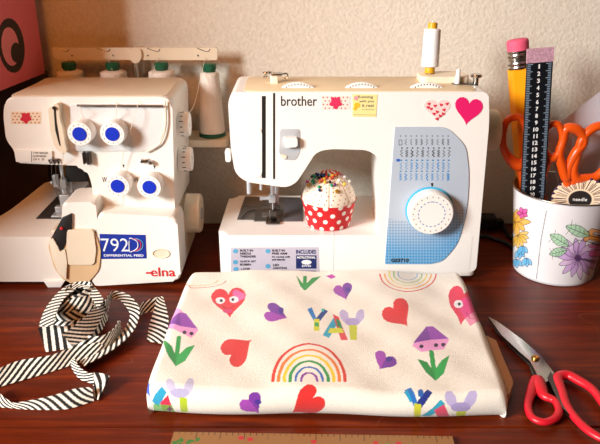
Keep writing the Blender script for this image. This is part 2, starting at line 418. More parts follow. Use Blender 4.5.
# feet, handwheel
bm = bmesh.new(); slab(bm, [(x, max(z, .0)) for x, z in W([(43, 281), (65, 281), (61, 289), (48, 289)], YF-.004)], YF-.004, YF+.03, .001); obj('foot', bm, white, SG)
for x, y in ((-.22, YF+.03), (-.405, 1.07), (-.22, 1.07)):
    bm = bmesh.new(); lathe(bm, [(.014, 0), (.017, .009)], (x, y, 0), seg=20); obj('foot', bm, white, SG)
hx = -.1875
def wheel(name, px, py, Yc, r, ln, m, parent, x0, rib=0):
    c = Q(px, py, Yc); bm = bmesh.new()
    lathe(bm, [(r*.8, -.004), (r*.8, .004), (r, .005), (r, ln-.003), (r*.93, ln), (r*.3, ln), (r*.28, ln-.002)], (x0, Yc, c.z), (1, 0, 0), 48, rib, 1 if rib else 0)
    return obj(name, bm, m, parent, smooth=35), Vector((x0, Yc, c.z))
hw, c = wheel('handwheel', 195, 213, 1.035, .032, .028, cream, SG, hx-.002)
bm = bmesh.new(); lathe(bm, [(.011, 0), (.010, .0016)], c+Vector((.0275, 0, 0)), (1, 0, 0), 24); k = obj('hub_cap', bm, greyp, hw)
for py in (124, 159):
    s, c = wheel('side_dial', 189, py, 1.0, .0185, .024, white, SG, hx-.002, .0)
    bm = bmesh.new()
    for k in range(14):
        t = 2*pi*k/14
        q = c+Vector((.014, -cos(t)*.0186, sin(t)*.0186))
        dx = Vector((1, 0, 0)); dt = Vector((0, sin(t), cos(t))); nn = Vector((0, -cos(t), sin(t)))
        vs = [bm.verts.new(q+dx*sx*(.003 if k % 2 else .0018)+dt*st*.0006+nn*h) for h in (0, .0003) for sx, st in ((-1, -1), (1, -1), (1, 1), (-1, 1))]
        for f in ((0, 1, 2, 3), (4, 5, 6, 7), (0, 1, 5, 4), (1, 2, 6, 5), (2, 3, 7, 6), (3, 0, 4, 7)): bm.faces.new([vs[i] for i in f])
    obj('dial_marks', bm, ink, s)
# tension panel, wire bar and dials
bm = bmesh.new(); slab(bm, fillet(W([(70, 105), (165, 104), (165, 128), (158, 146), (146, 151), (70, 151)], YU-.002), [.003, .003, .01, .012, .01, .01]), YU-.0022, YU+.002, .0008); obj('tension_panel', bm, paleglass, SG, wn=True)
bm = bmesh.new(); tube(bm, catmull([Q(165, 101, YU-.004), Q(165.5, 125, YU-.004), Q(160, 143, YU-.004), Q(146, 152, YU-.004)], 8), .0012, 8); obj('panel_rim', bm, beige, SG)
bm = bmesh.new(); tube(bm, [Q(77, 105.5, YU-.006), Q(163, 106, YU-.006)], .0016, 8); obj('guide_bar', bm, darksteel, SG)
for (x, y) in ((84, 130), (116, 130), (121, 181), (152, 182)):
    c = Q(x+.8, y-.6, YU)
    bm = bmesh.new(); R = .0178
    lathe(bm, [(R*.9, -.003), (R*.9, .004), (R, .0045), (R, .0235), (R*.94, .0255), (R*.3, .0255)], (c.x, YU, c.z), (0, -1, 0), 56, .02, 1)
    dl = obj('tension_dial', bm, white, SG, smooth=30)
    bm = bmesh.new(); lathe(bm, [(R*.56, -.001), (R*.56, .0008)], (c.x, YU-.0255, c.z), (0, -1, 0), 32); obj('blue_cap', bm, blue, dl)
    bm = bmesh.new()
    for k in range(12):
        t = 2*pi*k/12; u = c.x+cos(t)*R*.76; v = c.z+sin(t)*R*.76; h = .0004
        slab(bm, [(u-h, v-h*2), (u+h, v-h*2), (u+h, v+h*2), (u-h, v+h*2)], YU-.0258, YU-.0250)
    obj('dial_numbers', bm, greyink, dl, smooth=0)
    bm = bmesh.new(); e = Q(x+2, y-13, YU-.004); slab(bm, [(e.x-.0015, e.z+.004), (e.x+.0015, e.z+.004), (e.x, e.z-.001)], YU-.0006, YU+.001); obj('pointer', bm, ink, SG, smooth=0)
bm = bmesh.new(); ptext(bm, 'W', 102.5, 106.5, 177, 182.5, YU-.0004, .0); obj('dial_letter', bm, ink, SG, smooth=0)
bm = bmesh.new(); ptext(bm, 'W', 134, 138, 177, 182.5, YU-.0004, .0); obj('dial_letter', bm, ink, SG, smooth=0)
# thread clips
bm = bmesh.new(); c = Q(88, 157, YU); box(bm, c.x-.006, c.x-.003, YU-.008, YU+.002, c.z-.009, c.z+.009, .001); box(bm, c.x+.0, c.x+.005, YU-.010, YU+.002, c.z-.009, c.z+.010, .001); tube(bm, [c+Vector((-.004, -.006, .005)), c+Vector((.004, -.008, -.004))], .001, 6); obj('thread_clip', bm, darksteel, SG)
bm = bmesh.new(); c = Q(147, 161, YU); box(bm, c.x-.009, c.x+.003, YU-.006, YU+.002, c.z-.002, c.z+.004, .001); box(bm, c.x+.0035, c.x+.009, YU-.008, YU+.002, c.z-.004, c.z+.002, .001); obj('thread_clip', bm, steel, SG)
bm = bmesh.new(); c = Q(55, 161, YU); tube(bm, catmull([c+Vector((-.008+.003*k, -.004, .003*(-1)**k)) for k in range(6)], 4), .0009, 6); box(bm, c.x-.008, c.x+.008, YU-.004, YU+.001, c.z+.002, c.z+.004, .0006); obj('thread_clip', bm, darksteel, SG)
# thread take-up channel on the left
bm = bmesh.new(); slab(bm, fillet(W([(48, 109), (55, 104), (59, 104), (60, 120), (67, 152), (63, 155), (54, 146), (50, 130)], YU-.014), .003), YU-.014, YU+.001, .0015); obj('take_up_channel', bm, beige, SG, wn=True)
bm = bmesh.new(); slab(bm, fillet(W([(53.6, 108), (55.4, 107), (56.4, 122), (60.5, 146), (59.2, 145), (55.2, 130)], YU-.0145), .0006), YU-.0147, YU-.008); obj('channel_slot', bm, darksteel, SG, smooth=0)
bm = bmesh.new(); lathe(bm, [(.0022, 0), (.0022, .004), (.001, .005)], Q(54.5, 107.5, YU-.014), (0, -1, 0), 12); obj('guide_pin', bm, dark, SG)
bm = bmesh.new(); lathe(bm, [(.0085, 0), (.0085, .0012), (.006, .0012), (.006, .0004)], (Q(56, 90, 1.02).x, 1.03, Q(100, 97, YU).z-.0006), (0, 0, 1), 24); obj('handle_hole', bm, dark, SG)
# small front plate with printed lines
bm = bmesh.new(); slab(bm, fillet(W([(14, 150), (52, 151), (52, 163), (16, 162)], YU-.003), .001), YU-.003, YU+.002, .0006); obj('rating_plate', bm, sergerw, SG)
bm = bmesh.new()
for k, s in enumerate(('TYPE SERGER', '4.0 MM NEEDLE', '230 V  50')): ptext(bm, s, 33, 48-2*k, 152+3.2*k, 154+3.2*k, YU-.0034)
o1 = W([(31.2, 151.5), (31.8, 151.5), (31.8, 162), (31.2, 162)], YU-.0034); slab(bm, o1, YU-.0034, YU-.003); obj('plate_print', bm, greyink, SG, smooth=0)
# 792 badge and maker's name
yb = YF-.0046
bm = bmesh.new(); slab(bm, W([(99.5, 234), (145.5, 235), (146.5, 258.5), (101, 259)], yb), yb, YF-.003); bd = obj('number_badge', bm, blueprint, SG, smooth=0)
bm = bmesh.new(); ptext(bm, '792', 102, 128, 238.5, 251.5, yb-.0003, -.004); ptext(bm, 'DIFFERENTIAL FEED', 104, 143.5, 254.4, 256.6, yb-.0003, .02); obj('badge_digits', bm, whiteink, bd, smooth=0)
for q, (m_, off) in enumerate(((whiteink, 0), (redink, 3), (lightblue, 5))):
    bm = bmesh.new(); c = Q(131+off, 245, yb-.0004)
    p1 = [Q(129.5+off, 239, yb-.0004), Q(133+off, 239, yb-.0004), Q(137+off, 241.5, yb-.0004), Q(138+off, 245, yb-.0004), Q(137+off, 248.5, yb-.0004), Q(133+off, 251, yb-.0004), Q(129.5+off, 251, yb-.0004)]
    tube(bm, catmull(p1, 5, q == 0), .0007, 6); obj('badge_letter', bm, m_, bd)
bm = bmesh.new(); ptext(bm, 'elna', 151, 174.5, 267.5, 276.5, yb-.0004, .006); c0 = W([(146, 272.3), (150.5, 272.3), (150.5, 273.8), (146, 273.8)], yb-.0004); slab(bm, c0, yb-.0004, yb+.0008); obj('maker_name', bm, redink, SG, smooth=0)
bm = bmesh.new(); c = Q(161, 253.5, yb); lathe(bm, [(.0115, 0), (.0105, .0016), (.0095, .0016), (.009, .0004)], (c.x, YF-.0038, c.z), (0, -1, 0), 32)
for v in bm.verts: v.co.x = c.x+(v.co.x-c.x)*1.25; v.co.z = c.z+(v.co.z-c.z)*.72
obj('finger_recess', bm, beige, SG)
# flower washi sticker
def washi(x0, x1, y0, y1, Y, parent, dotm, basem, flm):
    bm = bmesh.new(); slab(bm, W([(x0, y0), (x1, y0), (x1, y1), (x0, y1)], Y), Y-.0004, Y+.001); s = obj('tape_sticker', bm, basem, parent, smooth=0)
    bm = bmesh.new(); nx = int((x1-x0)/4)
    for i in range(nx):
        for j in range(4):
            cx = x0+2.2+4*i+(2 if j % 2 else 0); cy = y0+1.8+j*(y1-y0-3.2)/3
            if cx < x1-1: slab(bm, W(ell(cx, cy, .75, .75, 0, 6), Y), Y-.0007, Y)
    obj('sticker_dots', bm, dotm, s, smooth=0)
    bm = bmesh.new(); slab(bm, W(blob((x0+x1)/2, (y0+y1)/2, (y1-y0)*.47, 5, .3, rot=.3), Y), Y-.001, Y); obj('flower', bm, flm, s, smooth=0)
tapebase = mat('sticker_paper', 'EFD9BC', .6); reddot = mat('red_dots', 'C8553A', .6); hotpink = mat('hot_pink', 'E8196C', .5); crimson = mat('crimson', 'CE1730', .5)
washi(11, 41, 111.5, 124, YU, SG, reddot, tapebase, crimson)
# thread tray, pole and guide rail
YS = 1.138
tz = Q(210, 135, YS).z
bm = bmesh.new(); x0 = Q(58, 137, YS).x; x1 = Q(229, 137, YS).x
plate(bm, fillet([(x0, YS-.034), (x1, YS-.034), (x1, YS+.03), (x0, YS+.03)], .012), tz-.012, tz, .003); obj('cone_tray', bm, beige, SG, wn=True)
bm = bmesh.new(); pxx = Q(135, 60, YS+.02).x; lathe(bm, [(.0045, tz-.01), (.0045, Q(135, 50, YS+.02).z)], (pxx, YS+.02, 0), seg=16); obj('pole', bm, steel, SG)
bm = bmesh.new()
rail = fillet(W([(52, 47.5), (217.5, 47.5), (217.5, 60), (58, 59.5), (53, 55)], YS), [.002, .003, .003, .006, .003])
slab(bm, rail, YS-.002, YS+.002, .0008); rl = obj('guide_rail', bm, beige, SG, wn=True)
bm = bmesh.new(); slab(bm, fillet(W([(128.5, 49), (141, 49), (142, 57), (138.5, 63), (132, 63)], YS-.004), .003), YS-.006, YS+.027, .0015); obj('rail_clamp', bm, beige, rl)
for x in (62, 103, 153, 203):
    bm = bmesh.new()
    tube(bm, catmull([Q(x-6, 48, YS-.0025), Q(x, 50.5, YS-.0025), Q(x+5, 51.5, YS-.0025), Q(x+7, 49, YS-.0025)], 4), .0006, 5)
    lathe(bm, [(.0014, 0), (.0014, .0006)], Q(x-5 if x > 150 else x+10, 55.5, YS-.002), (0, -1, 0), 10)
    obj('rail_slot', bm, darksteel, rl)
bm = bmesh.new()
for pp in ([(66, 58, YS-.004), (70, 75, YS-.02), (84, 88, 1.08), (80, 106, YU-.008), (84, 118, YU-.008)],
           [(108, 58, YS-.004), (114, 78, YS-.03), (110, 90, 1.06), (116, 104, YU-.008), (116, 118, YU-.008)],
           [(158, 58, YS-.004), (150, 78, YS-.03), (138, 92, 1.06), (138, 104, YU-.008), (122, 160, YU-.008), (116, 205, YU-.008)],
           [(205, 58, YS-.004), (200, 80, YS-.035), (194, 105, 1.05), (187, 115, 1.0)]):
    tube(bm, catmull([Q(*v) for v in pp], 5), .00045, 5)
for sx in (0,): tube(bm, catmull([Q(57+sx, 112, YU-.016), Q(64+sx, 135, YU-.022), Q(63+sx, 158, YU-.012), Q(60, 190, 1.0)], 5), .0004, 5)
obj('threads', bm, wire, SG)
for dx in (0, 4):
    bm = bmesh.new()
    tube(bm, catmull([Q(52+dx, 163, YU), Q(52+dx, 180, .985), Q(57+dx, 195, .99), Q(61, 203, .99)], 6), .0005, 6); obj('looper_thread', bm, darksteel, SG)
bm = bmesh.new(); tube(bm, catmull([P(36, 200, .10), P(48, 203, .09), P(60, 205, .088)], 6), .0007, 6)
obj('looper_thread', bm, greyp, SG)

# cones of thread
def cone(cx, base_z, yy, h, rb, rt, label):
    t = thing('thread_cone', label, 'thread cone', (cx, yy, base_z), 'cream thread cones on the overlocker stand')
    prof = [(rb*.96, .006)]
    n = 44
    for i in range(n+1):
        s = i/n; r = rb+(rt-rb)*s**1.15
        prof.append((r+(.00035 if i % 2 else 0), .008+s*(h-.02)))
    prof += [(rt*.8, h-.010), (rt*.6, h-.009)]
    bm = bmesh.new(); lathe(bm, prof, (cx, yy, base_z), seg=36); obj('wound_thread', bm, thread, t, smooth=70)
    bm = bmesh.new(); lathe(bm, [(rb*.98, 0.0003), (rb*1.05, .001), (rb*1.05, .006), (rb*.9, .0085)], (cx, yy, base_z), seg=36); obj('base_rim', bm, green, t)
    ct = .0118; bm = bmesh.new(); lathe(bm, [(ct*.8, h-.012), (ct*.9, h-.006), (ct, h-.004), (ct, h+.002), (ct*.85, h+.004), (ct*.4, h+.004)], (cx, yy, base_z), seg=28); obj('core_top', bm, green, t)
    return t
for px, nm in ((70, 'cream thread cone with green cap, leftmost of the four'), (113.5, 'cream thread cone with green cap, just left of the steel pole'),
               (162, 'cream thread cone with green cap, just right of the steel pole'), (209.5, 'whole cream thread cone on its tray beside the overlocker, right of the machine')):
    cx = Q(px, 68, YS).x
    top = Q(px, 64 if px < 200 else 65.5, YS).z
    cone(cx, tz, YS-.004, top-tz, .0245 if px < 200 else .0215, .0215 if px < 200 else .0150, nm)

# ================================================================== SEWING MACHINE (right machine)
BR = thing('sewing_machine', 'white sewing machine with blue stitch panel and heart stickers, right of the overlocker', 'sewing machine', (.07, 1.03, 0))
Y0, Y1 = .945, 1.062
zb = .077
c_out = W([(228, 103), (231, 84), (244, 79.5), (478, 80), (489, 88), (489.5, 120), (476, 272), (379, 272), (379, 158), (368, 150), (330, 149), (316, 152), (306, 168), (296, 183), (286, 187.5), (246, 182), (235, 173), (231, 150)], Y0)
top = Q(300, 92, Y0).z
c_out = [(x, min(z, top)) for x, z in c_out]
c_out = [p for i, p in enumerate(c_out) if i not in (2,)]
rr = [.006, .034, .02, .014, .02, .01, .001, .02, .02, .01, .016, .014, .012, .016, .02, .016, .006]
bm = bmesh.new(); slab(bm, fillet(c_out, rr, 8), Y0, Y1, .0105, 5); obj('body', bm, white, BR, wn=True)
bm = bmesh.new(); plate(bm, fillet([(c_out[1][0]+.016, Y0+.004), (Q(484, 90, Y0).x-.008, Y0+.004), (Q(484, 90, Y0).x-.008, Y1-.004), (c_out[1][0]+.016, Y1-.004)], .014), top-.004, top+.0006, .0005); obj('warm_lit_top', bm, mat('warm_lit_ivory', 'E9D3AC', .45), BR)  # added sheet over the arm, its ivory standing in for the top's warmer light
# free arm bed
bx0 = Q(218, 250, Y0).x; bx1 = Q(476, 272, Y0).x-.001
bm = bmesh.new()
bedo = fillet([(bx0+.003, 1.118), (bx0, Y0-.0003), (bx1, Y0-.0003), (bx1, 1.118)], [.02, .02, .012, .012], 8)
plate(bm, bedo, .008, zb, .011, 5); obj('free_arm', bm, white, BR, wn=True)
bm = bmesh.new(); xs = Q(334, 240, Y0).x; box(bm, xs-.0004, xs+.0004, Y0-.0005, 1.1, .01, zb+.0001); 
bmesh.ops.bevel(bm, geom=list(bm.edges), offset=.0001, segments=1, affect='EDGES'); 
me_ = bm
o = obj('arm_seam', me_, greyp, BR, smooth=0)
for x in (-.10, .24):
    for y in (.97, 1.09):
        bm = bmesh.new(); lathe(bm, [(.009, 0), (.011, .009)], (x, y, 0), seg=16); obj('foot', bm, dark, BR)
# needle plate
bm = bmesh.new(); plate(bm, G([(245, 197), (303, 198), (303, 221), (237, 220)], zb), zb-.001, zb+.0012, .0004); npl = obj('needle_plate', bm, midgrey, BR)
bm = bmesh.new(); plate(bm, G([(256, 209), (283, 210), (283, 221), (254, 221)], zb+.001), zb, zb+.0022, .0004); obj('bobbin_cover', bm, darkgrey, npl)
bm = bmesh.new(); plate(bm, G([(284, 198), (303, 198), (303, 221), (284, 221)], zb+.001), zb, zb+.0017, .0004); obj('side_plate', bm, mat('slate_plate', '55555C', .4, metal=.2), npl)
bm = bmesh.new(); plate(bm, G([(262, 212), (276, 212), (276, 217), (262, 217)], zb+.0022), zb, zb+.003, .0004); obj('bobbin_window', bm, midgrey, npl)
bm = bmesh.new(); tube(bm, catmull([P(241, 219, zb+.003), P(248, 212, zb+.004), P(256, 210, zb+.004)], 6), .0008, 6); tube(bm, catmull([P(243, 206, zb+.006), P(255, 207, zb+.010), P(268, 205, zb+.012)], 6), .0005, 6); obj('loose_thread', bm, dark, npl)
# slots, head details
def slot(px0, px1, p0, p1, name='slot', m=dark):
    bm = bmesh.new(); slab(bm, W([(px0, p0), (px1, p0), (px1, p1), (px0, p1)], Y0), Y0-.0004, Y0+.01); return obj(name, bm, m, BR, smooth=0)
slot(261.8, 265.6, 96, 178, 'thread_slot'); slot(273, 275, 93, 179, 'thread_slot')
for a_, b_ in (((263, 95), (266.5, 84)), ((273.5, 94), (276, 85))):
    bm = bmesh.new(); zt2 = top+.0004
    x = Q(*a_, Y0).x; box(bm, x-.0015, x+.0025, Y0+.008, Y0+.045, top-.004, zt2); obj('top_slot', bm, dark, BR, smooth=0)
bm = bmesh.new(); slab(bm, fillet(W([(280, 129), (300, 129), (300, 152), (296, 160), (284, 160), (279, 153)], Y0), .004), Y0-.0006, Y0+.004, .0004); rc = obj('lever_recess', bm, greyp, BR)
bm = bmesh.new(); slab(bm, fillet(W([(283.5, 138), (297.5, 138), (297.5, 147), (284.5, 148)], Y0-.009), .002), Y0-.009, Y0+.001, .002); obj('reverse_lever', bm, white, rc, wn=True)
bm = bmesh.new(); slab(bm, fillet(W([(281, 154), (287, 156), (286, 159), (281, 158)], Y0-.002), .001), Y0-.002, Y0+.001); obj('lever_mark', bm, cream, rc)
bm = bmesh.new(); slab(bm, fillet(W([(246, 130), (262, 127), (262, 178), (250, 177), (244, 160)], Y0-.0008), .01), Y0-.001, Y0+.004, .0008); obj('face_cover', bm, white, BR, wn=True)
bm = bmesh.new(); slab(bm, fillet(W([(225, 150), (230, 150), (231, 161), (226, 161)], Y0+.02), .002), Y0+.015, Y0+.03, .001); obj('side_button', bm, white, BR)
bm = bmesh.new(); c = Q(249, 186, Y0+.02); lathe(bm, [(.0035, -.012), (.0035, .008)], c, seg=12); c = Q(261, 186, Y0+.02); lathe(bm, [(.0022, -.006), (.0022, .008)], c, seg=12); obj('needle_threader', bm, greyp, BR)
# needle and presser foot
nx = Q(272.5, 190, 1.0); zt3 = Q(272, 183, 1.0).z
bm = bmesh.new(); lathe(bm, [(.0035, .112), (.0035, zt3+.02)], (nx.x, 1.0, 0), seg=14); lathe(bm, [(.003, .10), (.003, zt3+.02)], (nx.x+.006, 1.012, 0), seg=14); obj('needle_bar', bm, satin, BR)
bm = bmesh.new(); box(bm, nx.x-.006, nx.x+.005, .994, 1.006, .110, .122, .0015); lathe(bm, [(.0028, 0), (.0028, .012), (.0036, .012), (.0036, .015)], (nx.x-.005, 1., .116), (-1, 0, 0), 12); lathe(bm, [(.0006, zb+.003), (.0009, .112)], (nx.x, 1., 0), seg=8); obj('needle_clamp', bm, satin, BR)
bm = bmesh.new(); box(bm, nx.x-.011, nx.x+.011, .984, 1.012, zb+.0014, zb+.004, .001); box(bm, nx.x-.006, nx.x+.006, .996, 1.012, zb+.004, zb+.020, .0015); lathe(bm, [(.0045, 0), (.0045, .006)], (nx.x+.006, 1.004, zb+.022), (1, 0, 0), 12); box(bm, nx.x-.004, nx.x+.004, 1.0, 1.014, zb+.018, zb+.034, .001); obj('presser_foot', bm, darksteel, BR)
# maker's name, model number
bm = bmesh.new(); ptext(bm, 'brother', 281, 317, 96, 106, Y0-.0004, .004); obj('maker_name', bm, ink, BR, smooth=0)
# top parts
for px0, px1 in ((283, 313), (341, 379), (405, 441)):
    c = Q((px0+px1)/2, 90, 1.0); rx = (Q(px1, 90, 1.0).x-Q(px0, 90, 1.0).x)/2
    R = .042; hz = top+.0085-R; 
    bm = bmesh.new(); lathe(bm, [(R*.96, -.004), (R, -.0025), (R, .0025), (R*.96, .004)], (c.x, .974, hz), (0, -1, .0), 72, .012, 1)
    dl = obj('top_dial', bm, white, BR, smooth=30)
    bm = bmesh.new()
    for k in range(-4, 5):
        t = k*.11
        u, v = c.x+sin(t)*R*.945, hz+cos(t)*R*.945; h = .0006; slab(bm, [(u-h, v-h*2.6), (u+h, v-h*2.6), (u+h, v+h), (u-h, v+h)], .974-.0044, .974-.0038)
    obj('dial_numbers', bm, ink, dl, smooth=0)
# raised spool platform
bm = bmesh.new(); plate(bm, fillet([(Q(418, 80, 1.03).x, 1.005), (Q(466, 80, 1.03).x, 1.005), (Q(466, 80, 1.03).x, 1.052), (Q(418, 80, 1.03).x, 1.052)], .01), top-.004, top+.010, .004, 3); obj('spool_platform', bm, cream, BR, wn=True)
sp0 = Vector((Q(429.5, 73, 1.03).x, 1.03, top+.0105))
tip = Q(433, 22.5, 1.04)
ax = (tip-sp0); SL = ax.length; ax.normalize()
bm = bmesh.new(); lathe(bm, [(.002, -.004), (.002, SL+.001), (.001, SL+.002)], sp0, ax, 12); obj('spool_pin', bm, white, BR)
bm = bmesh.new(); c = Vector((Q(457.5, 80, 1.0).x, 1.0, top)); lathe(bm, [(.004, -.003), (.0038, .012), (.0032, .013), (.0032, .020), (.002, .022)], c, (.04, .1, 1), 16); obj('winder_stop', bm, white, BR)
bm = bmesh.new(); plate(bm, fillet([(c.x-.008, .992), (c.x+.03, .992), (c.x+.03, 1.008), (c.x-.008, 1.008)], .005), top-.001, top+.0012, .0005); obj('winder_slot', bm, darkgrey, BR)
bm = bmesh.new(); c = Vector((Q(476, 80, 1.0).x, 1.0, top)); lathe(bm, [(.004, -.002), (.004, .010), (.0085, .011), (.009, .013), (.008, .015), (.003, .015)], c, (0, 0, 1), 24); obj('bobbin_winder', bm, steel, BR)
# thread guide on top left
c = Vector((Q(274, 78, 1.01).x, 1.01, top))
bm = bmesh.new(); box(bm, c.x-.005, c.x+.006, 1.003, 1.017, top-.002, top+.012, .001); obj('guide_block', bm, cream, BR)
bm = bmesh.new(); box(bm, c.x-.004, c.x+.012, 1.002, 1.018, top+.011, top+.015, .001); lathe(bm, [(.004, 0), (.005, .002), (.002, .003), (.002, .006), (.005, .007), (.004, .009)], (c.x-.012, 1.008, top+.008), (0, 0, 1), 16)
tube(bm, catmull([c+Vector((.012, 0, .013)), c+Vector((.019, 0, .014)), c+Vector((.02, 0, .008)), c+Vector((.015, 0, .007))], 5), .0012, 7); lathe(bm, [(.003, 0), (.003, .003)], (c.x-.006, 1.0, top+.016), (0, 0, 1), 12); obj('pretension_guide', bm, steel, BR)
# handwheel
hc = Q(494, 131, 1.0)
bx = Q(489, 120, Y0).x-.004
bm = bmesh.new(); lathe(bm, [(.024, -.004), (.024, .006), (.031, .007), (.031, .032), (.028, .035), (.01, .035)], (bx, 1.005, hc.z), (1, 0, 0), 48, .02, 1); obj('handwheel', bm, cream, BR, smooth=30)
# stitch panel, printed
po = fillet(W([(395, 127), (447, 127), (466, 146), (469.5, 175), (467, 211), (458, 244), (443, 261), (430, 264), (385, 264)], Y0-.0012), [.002, .014, .012, .02, .02, .016, .008, .004, .002], 8)
nu, nv = 300, 480
px = np.linspace(383, 471, nu); py = np.linspace(126, 265, nv)
PX, PY = np.meshgrid(px, py)
pr = Print(PX, PY, 'B8C4D2')
ys = np.clip((PY.ravel()-200)/55, 0, 1)
# halftone of blue dots growing towards the foot of the panel
edge = 232-12*np.clip((PX.ravel()-383)/86, 0, 1)+10*np.sin((PX.ravel()-383)/86*pi)
tt = np.clip((PY.ravel()-edge+16)/40, 0, 1)
gx = (PX.ravel()/2.9) % 1-.5; gy_ = (PY.ravel()/2.9) % 1-.5
rr_ = np.hypot(gx, gy_)
pr.mix(np.nonzero(tt > .0)[0][:0], '000000')
base = np.array(lin('B4C2D4')); bl = np.array(lin('2D9BD6')); bl2 = np.array(lin('6FB6E0'))
k = np.clip(tt*1.25, 0, 1)[:, None]
pr.c = pr.c*(1-k*.6)+bl*(k*.6)
on = (rr_ < .33) & (tt > .03)
pr.c[on] = (np.array(lin('8FA6C0'))*(1-k[on])+np.array(lin('1F8CCB'))*k[on])
def squig(x, y, h, w, col, kind):
    n = 9; pts = []
    for i in range(n):
        s = i/(n-1); o = ((i % 2)-.5)*w if kind % 3 == 0 else (sin(i*1.7+kind)*.5*w)
        pts.append((x+o, y+s*h))
    pr.line(pts, .55 if kind % 4 else .9, col)
for i in range(10):
    x = 400.5+i*5.3
    pr.poly(ell(x, 136, .7, .7), '2E3342')
    if i == 0: pr.line([(x-1.5, 140), (x+1.5, 140), (x+1.5, 145), (x-1.5, 145), (x-1.5, 140)], .7, '2E3342')
    else: squig(x, 139, 6, 1.8, '5A6070', i)
    pr.poly(ell(x+3.4-2, 148, 1, .7), '2E3342'); squig(x+1, 150, 7, 2.4, '20242E', i+2)
    pr.poly(ell(x+.6, 160.3, 1.2, .8), '2A80C0'); squig(x+.5, 162.5, 7, 2.2, '2F86C6', i+1)
    pr.poly(ell(x+.2, 171.3, 1.1, .7), '2A80C0'); squig(x, 173.5, 7, 2.2, '2F86C6', i+3)
pr.poly([(396.5, 159), (400, 159), (400, 161.5), (396.5, 161.5)], '2060C0')
pr.poly([(430.8, 183), (433.6, 183), (433, 186.5), (431.4, 186.5)], '111111')
pos = np.array([tuple(Q(x, y, Y0-.0012)) for y in (126, 265) for x in (383, 471)])
# plane map (exact for an upright plane seen in perspective)
def Qarr(PX, PY, Y):
    a = (PX-300)/F; b = (222-PY)/F; ry = cos(PIT)+b*sin(PIT); rz = -sin(PIT)+b*cos(PIT); t = Y/ry
    return a*t, np.full_like(PX, Y), CH+rz*t
XX, YY, ZZ = Qarr(PX, PY, Y0-.0012)
def inside(poly, X, Z):
    p = np.array(poly); ins = np.zeros(X.shape, bool); j = len(p)-1
    for i in range(len(p)):
        yi, yj, xi, xj = p[i, 1], p[j, 1], p[i, 0], p[j, 0]
        if yi != yj: ins ^= ((yi > Z) != (yj > Z)) & (X < (xj-xi)*(Z-yi)/(yj-yi)+xi)
        j = i
    return ins
def cut_panel(name, XX, YY, ZZ, col, poly, m, parent, back=.0012):
    ins = inside(poly, XX, ZZ); nv, nu = XX.shape
    i = np.arange(nv*nu).reshape(nv, nu); keep = ins[:-1, :-1] | ins[:-1, 1:] | ins[1:, 1:] | ins[1:, :-1]
    f = np.stack([i[:-1, :-1][keep], i[1:, :-1][keep], i[1:, 1:][keep], i[:-1, 1:][keep]], -1)
    used, inv = np.unique(f, return_inverse=True); f = inv.reshape(-1, 4)
    co = np.stack([XX, YY, ZZ], -1).reshape(-1, 3)[used]; col = col[used]
    # a back sheet gives the panel its thickness
    e = {}
    me = bpy.data.meshes.new(name)
    nb = len(co); co2 = co.copy(); co2[:, 1] += back
    f2 = (f+nb)[:, ::-1]
    ed = np.concatenate([f[:, [0, 1]], f[:, [1, 2]], f[:, [2, 3]], f[:, [3, 0]]]); key = np.sort(ed, 1); ks = key[:, 0].astype(np.int64)*nb+key[:, 1]
    u, ix, ct = np.unique(ks, return_index=True, return_counts=True); be = ed[ix[ct == 1]]
    sd = np.stack([be[:, 1], be[:, 0], be[:, 0]+nb, be[:, 1]+nb], -1)
    fa = np.concatenate([f, f2, sd]); ca = np.concatenate([co, co2]); cc = np.concatenate([col, col])
    me.vertices.add(len(ca)); me.vertices.foreach_set('co', ca.ravel().astype(np.float32))
    me.loops.add(fa.size); me.loops.foreach_set('vertex_index', fa.ravel().astype(np.int32))
    me.polygons.add(len(fa)); me.polygons.foreach_set('loop_start', (np.arange(len(fa))*4).astype(np.int32)); me.update(calc_edges=True)
    at = me.color_attributes.new('Col', 'FLOAT_COLOR', 'POINT'); at.data.foreach_set('color', np.concatenate([cc, np.ones((len(cc), 1))], 1).ravel().astype(np.float32))
    return link(name, me, m, parent, 0)
sp = cut_panel('stitch_panel', XX, YY, ZZ, pr.c, po, paintgloss, BR)
bm = bmesh.new(); ptext(bm, 'GS3710', 391, 409, 258.5, 262.2, Y0-.0016, .04); obj('model_number', bm, ink, sp, smooth=0)
# pattern dial
dc = Q(429.3, 209.5, Y0-.002)
bm = bmesh.new(); R = .0335
lathe(bm, [(R*1.06, 0), (R*1.06, .0022), (R*1.0, .0026)], (dc.x, Y0-.001, dc.z), (0, -1, 0), 64); obj('dial_ring', bm, mat('cyan_ring', '3FB4E0', .4), BR)
bm = bmesh.new(); lathe(bm, [(R, 0), (R, .012), (R*.985, .015), (R*.93, .018), (R*.90, .018), (R*.2, .018)], (dc.x, Y0-.0035, dc.z), (0, -1, 0), 120, .012, 1); pdl = obj('pattern_dial', bm, white, BR, smooth=30)
bm = bmesh.new(); bm2 = bmesh.new(); yd = Y0-.0035-.018
for k in range(20):
    t = 2*pi*k/20; u, v = dc.x+sin(t)*R*.80, dc.z+cos(t)*R*.80; h = .00065
    slab(bm, [(u-h, v-h*1.4), (u+h, v-h*1.4), (u+h, v+h*1.4), (u-h, v+h*1.4)], yd-.0003, yd+.0004)
    u, v = dc.x+sin(t)*R*.58, dc.z+cos(t)*R*.58; tx = Vector((cos(t), -sin(t))); tr = Vector((sin(t), cos(t))); o_ = Vector((u, v)); L_ = .0016 if k else .003
    slab(bm2, [tuple(o_+tx*a_*L_+tr*b_*.0006) for a_, b_ in ((-1, -1), (1, -1), (1, 1), (-1, 1))], yd-.0003, yd+.0004)
obj('dial_numbers', bm, greyink, pdl, smooth=0); obj('dial_blue_marks', bm2, mat('blue_marks', '4F86C0', .5), pdl, smooth=0)
